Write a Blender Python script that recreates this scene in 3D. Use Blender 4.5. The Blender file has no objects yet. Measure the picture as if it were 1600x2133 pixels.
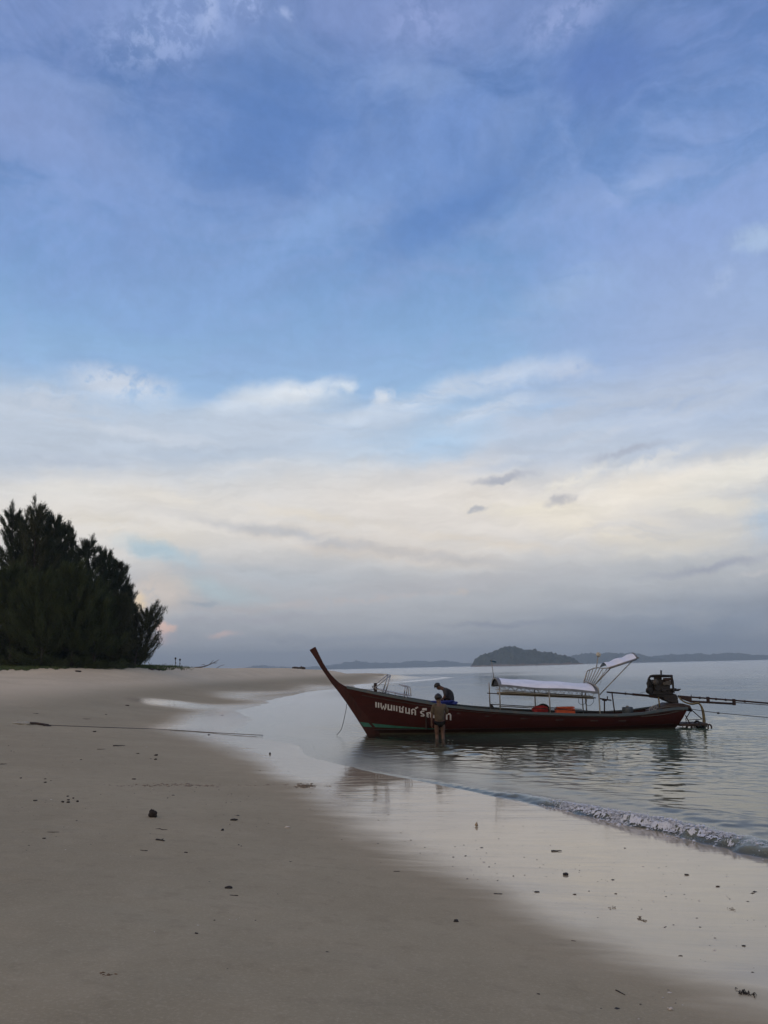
import bpy, bmesh, math, random
import numpy as np
from mathutils import Vector, Matrix
from mathutils.bvhtree import BVHTree

random.seed(7)
rng = np.random.default_rng(11)
C = bpy.context.scene.collection
scene = bpy.context.scene
R = math.radians

# ------------------------------------------------------------------ camera
W_PX, H_PX = 1600.0, 2133.0
LENS, SENSOR = 29.0, 36.0
F_PX = LENS / SENSOR * H_PX
PITCH, ROLL, CAM_H = R(10.7), R(1.27), 2.12
CAM = Vector((0.0, 0.0, CAM_H))
_f = Vector((0, math.cos(PITCH), math.sin(PITCH)))
_u0 = Vector((0, -math.sin(PITCH), math.cos(PITCH)))
_r0 = Vector((1, 0, 0))
_r = _r0 * math.cos(ROLL) - _u0 * math.sin(ROLL)
_u = _u0 * math.cos(ROLL) + _r0 * math.sin(ROLL)
cam_data = bpy.data.cameras.new('camera')
cam_data.sensor_fit = 'VERTICAL'
cam_data.sensor_height = SENSOR
cam_data.lens = LENS
cam_data.clip_start = 0.05
cam_data.clip_end = 40000
cam = bpy.data.objects.new('camera', cam_data)
C.objects.link(cam)
cam.matrix_world = Matrix(((_r.x, _u.x, -_f.x, CAM.x), (_r.y, _u.y, -_f.y, CAM.y), (_r.z, _u.z, -_f.z, CAM.z), (0, 0, 0, 1)))
scene.camera = cam

def ray(px, py):
    d = _f * F_PX + _r * (px - W_PX / 2) + _u * (H_PX / 2 - py)
    return d.normalized()
def at_z(px, py, z=0.0):
    d = ray(px, py)
    return CAM + d * ((z - CAM.z) / d.z)
def at_Y(px, py, Y):
    d = ray(px, py)
    return CAM + d * (Y / d.y)
def azel(px, py):
    d = ray(px, py)
    return math.atan2(d.x, d.y), math.asin(d.z)
def lin(c):
    c = c / 255.0
    return c / 12.92 if c <= 0.04045 else ((c + 0.055) / 1.055) ** 2.4
def srgb(r, g, b):
    return (lin(r), lin(g), lin(b), 1.0)

# ------------------------------------------------------------------ view and render settings
scene.view_settings.view_transform = 'Standard'
scene.view_settings.look = 'None'
scene.view_settings.exposure = 0.0
scene.view_settings.gamma = 1.0
scene.view_settings.use_curve_mapping = False
scene.render.engine = 'CYCLES'
scene.cycles.use_denoising = True
scene.cycles.max_bounces = 8
scene.cycles.transparent_max_bounces = 12
scene.cycles.volume_bounces = 0
scene.cycles.caustics_reflective = False
scene.cycles.caustics_refractive = False
scene.cycles.sample_clamp_indirect = 4.0

# ------------------------------------------------------------------ sky
SUN_DIR = Vector((-0.72, -0.66, 0.13)).normalized()
SUN_EL = math.asin(SUN_DIR.z)
SUN_ROT = math.atan2(SUN_DIR.x, SUN_DIR.y)
SKY_STRENGTH = 0.1

world = bpy.data.worlds.new('World')
scene.world = world
world.use_nodes = True
nt = world.node_tree
nt.nodes.clear()
class NB:
    """small helper that adds nodes and links"""
    def __init__(s, tree): s.t = tree
    def n(s, kind, **kw):
        nd = s.t.nodes.new(kind)
        for k, v in kw.items(): setattr(nd, k, v)
        return nd
    def l(s, a, b): s.t.links.new(a, b)
    def put(s, sock, v):
        if isinstance(v, bpy.types.NodeSocket): s.l(v, sock)
        else: sock.default_value = v
    def math(s, op, a, b=None, clamp=False):
        nd = s.n('ShaderNodeMath', operation=op); nd.use_clamp = clamp
        s.put(nd.inputs[0], a)
        if b is not None: s.put(nd.inputs[1], b)
        return nd.outputs[0]
    def vmath(s, op, a, b=None):
        nd = s.n('ShaderNodeVectorMath', operation=op)
        s.put(nd.inputs[0], a)
        if b is not None: s.put(nd.inputs[1], b)
        return nd.outputs['Value'] if op in ('LENGTH', 'DOT_PRODUCT', 'DISTANCE') else nd.outputs[0]
    def scale(s, a, f):
        nd = s.n('ShaderNodeVectorMath', operation='SCALE'); s.put(nd.inputs[0], a); s.put(nd.inputs['Scale'], f)
        return nd.outputs[0]
    def mix(s, fac, a, b):
        nd = s.n('ShaderNodeMix', data_type='RGBA')
        s.put(nd.inputs[0], fac); s.put(nd.inputs[6], a); s.put(nd.inputs[7], b)
        return nd.outputs[2]
    def rng(s, v, a, b, c=0.0, d=1.0, smooth=True):
        nd = s.n('ShaderNodeMapRange', interpolation_type='SMOOTHSTEP' if smooth else 'LINEAR')
        s.put(nd.inputs['Value'], v)
        for k, x in zip(('From Min', 'From Max', 'To Min', 'To Max'), (a, b, c, d)): nd.inputs[k].default_value = x
        return nd.outputs[0]
    def noise(s, vec, scale, detail=4.0, rough=0.55, dist=0.0, dim='3D'):
        nd = s.n('ShaderNodeTexNoise', noise_dimensions=dim)
        if vec is not None: s.l(vec, nd.inputs['Vector'])
        nd.inputs['Scale'].default_value = scale; nd.inputs['Detail'].default_value = detail
        nd.inputs['Roughness'].default_value = rough; nd.inputs['Distortion'].default_value = dist
        return nd
    def ramp(s, fac, stops, interp='LINEAR'):
        nd = s.n('ShaderNodeValToRGB'); cr = nd.color_ramp; cr.interpolation = interp
        while len(cr.elements) > 1: cr.elements.remove(cr.elements[-1])
        for i, (p, c) in enumerate(stops):
            e = cr.elements[0] if i == 0 else cr.elements.new(p)
            e.position = p; e.color = c
        s.put(nd.inputs[0], fac)
        return nd.outputs[0]
    def comb(s, x, y, z):
        nd = s.n('ShaderNodeCombineXYZ')
        for i, v in enumerate((x, y, z)): s.put(nd.inputs[i], v)
        return nd.outputs[0]

b = NB(nt)
tc = b.n('ShaderNodeTexCoord')
D = b.vmath('NORMALIZE', tc.outputs['Generated'])
sep = b.n('ShaderNodeSeparateXYZ'); b.l(D, sep.inputs[0])
az = b.math('ARCTAN2', sep.outputs[0], sep.outputs[1])
el = b.math('ARCSINE', sep.outputs[2])
P0 = b.comb(az, el, 0.0)
wn = b.noise(D, 7.0, 5.0, 0.6)
warp = b.vmath('SUBTRACT', wn.outputs['Color'], (0.5, 0.5, 0.5))
def flat2(v):   # keep the warp in the azimuth-elevation plane, flatter vertically
    return b.vmath('MULTIPLY', v, (1.0, 0.45, 0.0))
P_soft = b.vmath('ADD', P0, b.scale(flat2(warp), 0.16))
P_fine = b.vmath('ADD', P0, b.scale(flat2(b.vmath('SUBTRACT', b.noise(D, 34.0, 5.0, 0.62).outputs['Color'], (0.5, 0.5, 0.5))), 0.05))
# a level cloud deck seen in perspective: direction projected onto a plane overhead
zz = b.math('ADD', b.math('MAXIMUM', sep.outputs[2], 0.0), 0.10)
Q = b.comb(b.math('DIVIDE', sep.outputs[0], zz), b.math('DIVIDE', sep.outputs[1], zz), 0.0)
Qr = b.n('ShaderNodeMapping'); b.l(Q, Qr.inputs[0]); Qr.inputs['Rotation'].default_value = (0, 0, R(38)); Qr.inputs['Scale'].default_value = (0.45, 1.3, 1)
deck = b.noise(Qr.outputs[0], 1.25, 6.0, 0.58, 0.5).outputs['Fac']
Qs = b.n('ShaderNodeMapping'); b.l(Q, Qs.inputs[0]); Qs.inputs['Rotation'].default_value = (0, 0, R(-12)); Qs.inputs['Scale'].default_value = (0.3, 1.1, 1); Qs.inputs['Location'].default_value = (3.3, 1.2, 0)
deck2 = b.noise(Qs.outputs[0], 1.5, 6.0, 0.6, 0.4).outputs['Fac']
puff = b.noise(D, 26.0, 5.0, 0.6).outputs['Fac']

K = 1.0 / SKY_STRENGTH
def sky_rgb(r, g, bb): return (lin(r) * K, lin(g) * K, lin(bb) * K, 1.0)
# clear air: the Nishita sky under a thin veil whose tone follows elevation
nish = b.n('ShaderNodeTexSky', sky_type='NISHITA')
nish.sun_disc = False
nish.sun_elevation = SUN_EL
nish.sun_rotation = SUN_ROT
nish.altitude = 0; nish.air_density = 1.0; nish.dust_density = 0.6; nish.ozone_density = 2.5
stops = [(1395, (166, 169, 179)), (1330, (175, 177, 185)), (1270, (187, 187, 192)), (1200, (196, 196, 199)), (1100, (222, 217, 212)), (1000, (210, 213, 217)),
         (900, (186, 206, 229)), (820, (156, 190, 226)), (700, (136, 173, 216)), (560, (119, 156, 206)), (400, (101, 137, 193)), (220, (92, 126, 183)), (0, (99, 126, 178))]
elmax = R(90)
el01 = b.math('DIVIDE', b.math('MAXIMUM', el, 0.0), elmax, clamp=True)
rs = [(max(0.0, azel(800, y)[1]) / elmax, tuple(lin(v) * 1.0 for v in c) + (1.0,)) for y, c in stops]
rs += [(R(58) / elmax, srgb(128, 142, 184)), (R(72) / elmax, srgb(148, 154, 182)), (1.0, srgb(152, 157, 182))]
rs = [(p_, tuple(v * K * 1.12 for v in c[:3]) + (1.0,)) for p_, c in rs]
veil = b.ramp(el01, rs)
sky = b.mix(0.88, nish.outputs[0], veil)

def blob(col, P, px, py, rx, ry, ang, c, s, inner=0.0, mod=None, lo=0.35, hi=0.65):
    """lay a soft cloud of colour c over col; centre and radii as angles on the sky"""
    a, e = azel(px, py)
    m = b.n('ShaderNodeMapping', vector_type='TEXTURE')
    b.l(P, m.inputs[0])
    m.inputs['Location'].default_value = (a, e, 0)
    m.inputs['Rotation'].default_value = (0, 0, R(ang))
    m.inputs['Scale'].default_value = (rx / F_PX, ry / F_PX, 1)
    d = b.vmath('LENGTH', m.outputs[0])
    k = b.rng(d, inner, 1.0, s, 0.0)
    if mod is not None:
        mid, hw = (lo + hi) / 2, (hi - lo) / 2 * 0.72
        lo, hi = mid - hw, mid + hw
    if mod is not None: k = b.math('MULTIPLY', k, b.rng(mod, lo, hi, 0.12, 1.0) if lo < hi else b.rng(mod, hi, lo, 1.0, 0.12))
    return b.mix(k, col, sky_rgb(*c)[:3] + (1.0,))
# afterglow round the low sun, behind the camera
glow = b.rng(b.vmath('DOT_PRODUCT', D, tuple(SUN_DIR)), -0.15, 1.0, 0.0, 0.85)
sky = b.mix(glow, sky, (1.05 * K, 0.78 * K, 0.52 * K, 1))
# streaky and mottled noise that breaks up the soft cloud masks
def mapped(P, sx, sy, ang, off=0.0):
    m = b.n('ShaderNodeMapping'); b.l(P, m.inputs[0]); m.inputs['Rotation'].default_value = (0, 0, R(ang)); m.inputs['Scale'].default_value = (sx, sy, 1); m.inputs['Location'].default_value = (off, off * .7, off)
    return m.outputs[0]
streak = b.noise(mapped(P_soft, 5.0, 26.0, -9), 1.0, 7.0, 0.6, 0.6).outputs['Fac']
streak2 = b.noise(mapped(P_soft, 4.0, 20.0, 8, 3.1), 1.0, 7.0, 0.62, 0.8).outputs['Fac']
plume = b.noise(mapped(P_soft, 3.4, 9.0, -28, 5.2), 1.0, 8.0, 0.6, 0.9).outputs['Fac']
mott = b.noise(D, 11.0, 8.0, 0.62, 0.5).outputs['Fac']
fine = b.noise(D, 55.0, 6.0, 0.65, 0.3).outputs['Fac']
# overall mottle of thin lavender cloud over the upper sky
hi = b.rng(el, R(14), R(26))
sky = b.mix(b.math('MULTIPLY', hi, b.rng(plume, .36, .70, 0.0, 0.60)), sky, tuple(v * 1.1 for v in sky_rgb(136, 160, 206)[:3]) + (1.0,))
sky = b.mix(b.math('MULTIPLY', hi, b.rng(mott, .50, .74, 0.0, 0.42)), sky, tuple(v * 1.1 for v in sky_rgb(141, 162, 206)[:3]) + (1.0,))
BLOBS = [
 # high lavender haze and mottled cloud overhead
 (P_soft, 150, 10, 560, 200, -8, (128, 150, 201), .75, .1, mott, .36, .6),
 (P_soft, 850, 0, 700, 150, 0, (127, 148, 199), .8, .1, mott, .34, .6),
 (P_soft, 90, 290, 360, 190, -20, (136, 157, 206), .75, 0, plume, .32, .62),
 (P_fine, 340, 70, 210, 85, 16, (152, 172, 218), .8, .1, fine, .40, .62),
 (P_fine, 430, 20, 36, 50, 0, (160, 178, 220), .8, .1, fine, .35, .55),
 (P_fine, 520, 12, 60, 40, 0, (156, 175, 220), .75, .1, fine, .38, .58),
 (P_fine, 595, 25, 22, 17, 0, (160, 178, 220), .75, .1, fine, .3, .5),
 (P_fine, 880, 40, 150, 60, 0, (146, 163, 212), .65, 0, fine, .35, .6),
 (P_fine, 1180, 40, 170, 60, 10, (150, 166, 213), .7, 0, fine, .35, .6),
 (P_soft, 1560, 60, 320, 260, 0, (122, 146, 204), .7, 0, plume, .3, .6),
 # deep blue gaps
 (P_soft, 560, 270, 360, 190, 12, (90, 128, 190), .72, 0, None, 0, 0),
 (P_soft, 1260, 150, 230, 120, -5, (92, 124, 186), .85, .1, None, 0, 0),
 (P_soft, 940, 425, 300, 85, 28, (94, 133, 194), .8, 0, None, 0, 0),
 # lavender haze on the right, wisps across the middle
 (P_soft, 1440, 450, 470, 340, 10, (143, 168, 219), .85, .1, plume, .26, .54),
 (P_soft, 1480, 720, 520, 270, 0, (160, 181, 219), .9, .1, plume, .2, .5),
 (P_soft, 1320, 400, 190, 40, 8, (156, 178, 222), .6, 0, streak, .4, .62),
 (P_fine, 1580, 500, 66, 36, -10, (172, 195, 228), .85, .2, fine, .25, .5),
 (P_fine, 1500, 590, 60, 30, 30, (170, 190, 224), .6, 0, fine, .35, .55),
 (P_soft, 900, 290, 360, 110, 25, (116, 149, 209), .6, 0, plume, .36, .6),
 (P_soft, 560, 540, 560, 66, 30, (134, 169, 220), .6, 0, plume, .38, .62),
 (P_soft, 1150, 620, 260, 70, 15, (162, 188, 225), .6, 0, streak, .35, .6),
 (P_soft, 120, 480, 360, 200, 15, (128, 160, 214), .65, 0, plume, .34, .62),
 (P_soft, 300, 640, 420, 70, 5, (140, 176, 225), .5, 0, streak2, .38, .62),
 # broad pale sheet below the bright edge
 (P_soft, 40, 900, 600, 150, -3, (196, 207, 222), .9, .25, streak, .15, .5),
 (P_soft, 560, 900, 420, 90, 4, (198, 209, 224), .85, .1, streak2, .2, .55),
 (P_soft, 1250, 890, 600, 150, 8, (194, 205, 223), .85, .15, streak2, .2, .55),
 (P_soft, 870, 935, 260, 60, 4, (178, 207, 236), .85, 0, streak2, .70, .40),
 # bright edges of the sheet
 (P_fine, 250, 800, 160, 48, -6, (214, 222, 235), .85, .1, fine, .28, .56),
 (P_fine, 100, 840, 170, 60, 4, (205, 214, 228), .7, 0, fine, .3, .58),
 (P_soft, 560, 838, 240, 46, 11, (221, 229, 239), .85, .0, streak2, .28, .52),
 (P_fine, 630, 816, 150, 30, 11, (230, 236, 243), .8, .0, fine, .28, .52),
 (P_fine, 720, 806, 30, 16, 0, (232, 238, 244), .6, .1, None, 0, 0),
 (P_soft, 880, 832, 230, 48, 14, (217, 226, 239), .82, .0, streak2, .28, .54),
 (P_fine, 800, 828, 46, 26, 20, (228, 234, 243), .8, .1, fine, .28, .5),
 (P_fine, 1050, 788, 230, 40, 9, (209, 220, 237), .8, .0, streak2, .25, .52),
 (P_fine, 1190, 770, 90, 28, -8, (198, 209, 229), .7, 0, fine, .3, .56),
 (P_fine, 1010, 860, 150, 26, 16, (212, 222, 237), .75, .1, streak2, .3, .54),
 (P_fine, 750, 868, 120, 22, 16, (208, 220, 236), .7, .1, streak2, .3, .55),
 (P_fine, 520, 972, 150, 22, 4, (220, 222, 226), .6, 0, streak, .3, .55),
 # cream band
 (P_soft, 200, 1075, 700, 130, 0, (238, 233, 226), .9, .15, streak, .12, .42),
 (P_soft, 950, 1075, 640, 150, -4, (239, 232, 224), .9, .15, streak, .12, .42),
 (P_fine, 1350, 1020, 330, 62, 8, (250, 242, 229), .94, .1, streak2, .22, .50),
 (P_fine, 1240, 1095, 380, 52, -14, (246, 237, 221), .88, 0, streak, .25, .52),
 (P_fine, 1540, 985, 190, 40, 12, (242, 238, 228), .85, .1, fine, .25, .52),
 (P_fine, 900, 985, 130, 22, 10, (224, 222, 222), .7, 0, fine, .32, .56),
 (P_fine, 1420, 1130, 220, 30, 8, (234, 228, 216), .7, 0, streak2, .3, .55),
 (P_fine, 1590, 1080, 58, 80, 0, (184, 203, 222), .8, 0, fine, .25, .5),
 (P_fine, 760, 1140, 420, 40, -9, (228, 216, 203), .8, 0, streak, .28, .55),
 (P_fine, 260, 1100, 240, 40, -8, (230, 222, 208), .7, 0, streak, .3, .55),
 (P_fine, 1180, 1010, 150, 24, 22, (244, 239, 229), .8, 0, fine, .30, .55),
 (P_fine, 1330, 975, 170, 20, 18, (238, 236, 232), .75, 0, fine, .32, .56),
 (P_fine, 1480, 1055, 160, 26, -6, (246, 240, 226), .8, 0, streak2, .30, .55),
 (P_fine, 1120, 1060, 220, 24, -4, (244, 236, 220), .8, 0, streak, .30, .55),
 (P_fine, 420, 1045, 300, 26, -5, (235, 229, 219), .8, 0, streak, .30, .55),
 (P_fine, 120, 1020, 220, 28, 4, (232, 229, 223), .75, 0, streak2, .30, .55),
 (P_fine, 660, 1075, 260, 18, -9, (237, 228, 214), .7, 0, streak, .30, .55),
 (P_fine, 1000, 1130, 260, 20, -8, (238, 227, 212), .75, 0, streak, .30, .55),
 (P_fine, 300, 905, 260, 20, -6, (209, 217, 229), .7, 0, streak, .34, .58),
 (P_fine, 120, 960, 220, 22, 0, (184, 196, 214), .7, 0, streak2, .36, .6),
 (P_fine, 430, 945, 260, 24, 4, (186, 200, 218), .7, 0, streak, .36, .6),
 (P_fine, 1250, 905, 260, 22, 10, (212, 217, 227), .7, 0, streak2, .34, .58),
 (P_fine, 1100, 960, 200, 18, 8, (188, 200, 218), .6, 0, streak2, .36, .6),
 (P_fine, 1450, 850, 240, 30, 12, (198, 209, 227), .7, 0, streak2, .34, .58),
 # grey streaks that cross it
 (P_fine, 620, 1115, 380, 22, -9, (194, 197, 203), .75, 0, streak, .3, .55),
 (P_fine, 520, 1195, 300, 34, -8, (194, 200, 206), .75, 0, streak, .28, .55),
 (P_fine, 950, 1165, 300, 18, -7, (200, 198, 198), .65, 0, streak, .3, .55),
 (P_fine, 950, 1215, 460, 30, 2, (196, 194, 196), .6, 0, streak2, .3, .55),
 (P_fine, 330, 1148, 130, 30, -14, (182, 207, 220), .85, .1, None, 0, 0),
 (P_soft, 470, 1228, 180, 34, -10, (190, 208, 214), .75, 0, None, 0, 0),
 (P_fine, 720, 1250, 380, 12, 3, (204, 196, 194), .7, 0, fine, .35, .55),
 (P_fine, 955, 1232, 36, 10, 0, (212, 203, 196), .8, 0, fine, .3, .5),
 (P_soft, 1480, 1290, 520, 90, 0, (138, 150, 168), .8, 0, streak2, .1, .5),
 (P_fine, 1490, 1180, 200, 14, 6, (170, 174, 188), .8, 0, streak2, .25, .5),
 (P_fine, 1580, 1192, 56, 7, 6, (214, 212, 212), .7, 0, None, 0, 0),
 (P_fine, 1050, 1300, 190, 10, 0, (154, 159, 173), .75, 0, streak2, .25, .5),
 (P_fine, 1450, 1290, 200, 9, 3, (160, 165, 179), .5, 0, streak2, .3, .55),
 # small dark clouds
 (P_fine, 1052, 996, 92, 13, 5, (180, 184, 196), .9, .2, fine, .2, .45),
 (P_fine, 1305, 940, 110, 14, 7, (178, 185, 201), .8, .1, fine, .2, .48),
 (P_fine, 1172, 1040, 56, 13, 14, (194, 193, 197), .85, .1, fine, .2, .45),
 (P_fine, 1000, 1061, 26, 9, 0, (188, 190, 197), .85, .2, None, 0, 0),
 (P_fine, 520, 1290, 300, 14, 2, (178, 176, 184), .5, 0, streak, .3, .55),
 (P_fine, 700, 1330, 330, 12, 0, (156, 162, 176), .5, 0, streak2, .3, .55),
 (P_fine, 560, 1268, 260, 10, 2, (200, 194, 194), .55, 0, fine, .34, .56),
 # warm cumulus low on the left, lit by the set sun
 (P_fine, 335, 1235, 90, 60, -10, (230, 217, 205), .85, .2, fine, .2, .48),
 (P_fine, 298, 1256, 22, 32, 0, (250, 226, 190), .95, .3, fine, .15, .4),
 (P_fine, 346, 1307, 30, 19, 0, (250, 210, 190), .97, .3, fine, .15, .40),
 (P_fine, 328, 1328, 46, 18, 0, (222, 198, 194), .75, .1, fine, .2, .48),
 (P_fine, 464, 1321, 46, 11, 0, (230, 204, 196), .9, .1, fine, .22, .46),
 (P_fine, 430, 1257, 44, 9, 0, (168, 180, 191), .7, .1, None, 0, 0),
]
# the masks are taken in batches, one after the other, so that the shader stays small
PS, PF = P_soft, P_fine
for i_, q_ in enumerate(BLOBS):
    if i_ % 10 == 0:
        nudge = b.scale(sky, 1e-9); PS = b.vmath('ADD', P_soft, nudge); PF = b.vmath('ADD', P_fine, nudge)
    sky = blob(sky, PF if q_[0] is P_fine else PS, *q_[1:])

# fine grain of the cloud sheet: thinner and thicker threads
th1 = b.noise(mapped(P_fine, 11.0, 62.0, -8, 7.0), 1.0, 6.0, 0.62, 0.5).outputs['Fac']
th2 = b.noise(mapped(P_fine, 9.0, 40.0, 14, 2.0), 1.0, 7.0, 0.65, 0.7).outputs['Fac']
loz = b.rng(el, R(26), R(17))
g_ = b.math('ADD', b.rng(th1, .34, .66, -.035, .035), b.rng(th2, .34, .66, -.035, .035))
g2_ = b.math('ADD', b.rng(fine, .34, .66, -.028, .028), b.rng(mott, .34, .66, -.03, .03))
gm = b.math('ADD', b.math('MULTIPLY', g_, loz), b.math('MULTIPLY', g2_, b.math('SUBTRACT', 1.0, loz)))
gm = b.math('ADD', gm, 1.0)
mm = b.n('ShaderNodeMix', data_type='RGBA', blend_type='MULTIPLY'); mm.inputs[0].default_value = 1.0
b.l(sky, mm.inputs[6]); b.l(b.comb(gm, gm, gm), mm.inputs[7]); sky = mm.outputs[2]

bg = b.n('ShaderNodeBackground'); bg.inputs['Strength'].default_value = SKY_STRENGTH
b.l(sky, bg.inputs['Color'])
wo = b.n('ShaderNodeOutputWorld'); b.l(bg.outputs[0], wo.inputs['Surface'])
world.cycles.sampling_method = 'MANUAL'
world.cycles.sample_map_resolution = 512

# ------------------------------------------------------------------ sun: low, behind the camera, veiled
sl = bpy.data.lights.new('sun', 'SUN')
sl.energy = 0.25
sl.angle = R(25)
sl.color = (1.0, 0.86, 0.72)
sun = bpy.data.objects.new('sun', sl); C.objects.link(sun)
sun.rotation_euler = SUN_DIR.to_track_quat('Z', 'Y').to_euler()
sun.location = (0, 0, 30)

# ------------------------------------------------------------------ helpers
def setp(o, label=None, cat=None, group=None, kind=None):
    if label: o['label'] = label
    if cat: o['category'] = cat
    if group: o['group'] = group
    if kind: o['kind'] = kind
    return o
def link(name, me, parent=None):
    o = bpy.data.objects.new(name, me); C.objects.link(o)
    if parent is not None: o.parent = parent
    return o
def empty(name, loc=(0, 0, 0), rz=0.0):
    o = bpy.data.objects.new(name, None); C.objects.link(o)
    o.location = loc; o.rotation_euler = (0, 0, rz); o.empty_display_size = 0.2
    return o
def grid_mesh(name, X, Y, Z, mat, smooth=True):
    """tensor grid: X, Y, Z arrays of shape (ny, nx)"""
    ny, nx = X.shape
    me = bpy.data.meshes.new(name)
    co = np.stack([X, Y, Z], -1).reshape(-1, 3).astype(np.float32)
    i = np.arange(ny * nx).reshape(ny, nx)
    q = np.stack([i[:-1, :-1], i[:-1, 1:], i[1:, 1:], i[1:, :-1]], -1).reshape(-1)
    nq = len(q) // 4
    me.vertices.add(len(co)); me.vertices.foreach_set('co', co.ravel())
    me.loops.add(len(q)); me.loops.foreach_set('vertex_index', q.astype(np.int32))
    me.polygons.add(nq)
    me.polygons.foreach_set('loop_start', np.arange(0, nq * 4, 4, dtype=np.int32))
    me.update(calc_edges=True)
    me.polygons.foreach_set('use_smooth', np.full(nq, smooth))
    me.materials.append(mat)
    return me
def tri_mesh(name, V, n_per, mat):
    """V: (n, n_per, 3) separate faces with n_per corners each"""
    n = len(V)
    me = bpy.data.meshes.new(name)
    me.vertices.add(n * n_per); me.vertices.foreach_set('co', V.reshape(-1).astype(np.float32))
    me.loops.add(n * n_per); me.loops.foreach_set('vertex_index', np.arange(n * n_per, dtype=np.int32))
    me.polygons.add(n); me.polygons.foreach_set('loop_start', np.arange(0, n * n_per, n_per, dtype=np.int32))
    me.update(calc_edges=True)
    me.materials.append(mat)
    return me
def float_attr(me, name, vals):
    a = me.attributes.new(name, 'FLOAT', 'POINT'); a.data.foreach_set('value', np.asarray(vals, dtype=np.float32).ravel())

def smooth_path(pts, n=8):
    """Catmull-Rom through pts"""
    P = [Vector(p) for p in pts]
    if len(P) < 3: return P
    out = []
    Q = [P[0] * 2 - P[1]] + P + [P[-1] * 2 - P[-2]]
    for i in range(1, len(Q) - 2):
        p0, p1, p2, p3 = Q[i - 1:i + 3]
        for k in range(n):
            t = k / n
            out.append(0.5 * ((2 * p1) + (p2 - p0) * t + (2 * p0 - 5 * p1 + 4 * p2 - p3) * t * t + (3 * p1 - p0 - 3 * p2 + p3) * t ** 3))
    out.append(P[-1])
    return out

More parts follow.
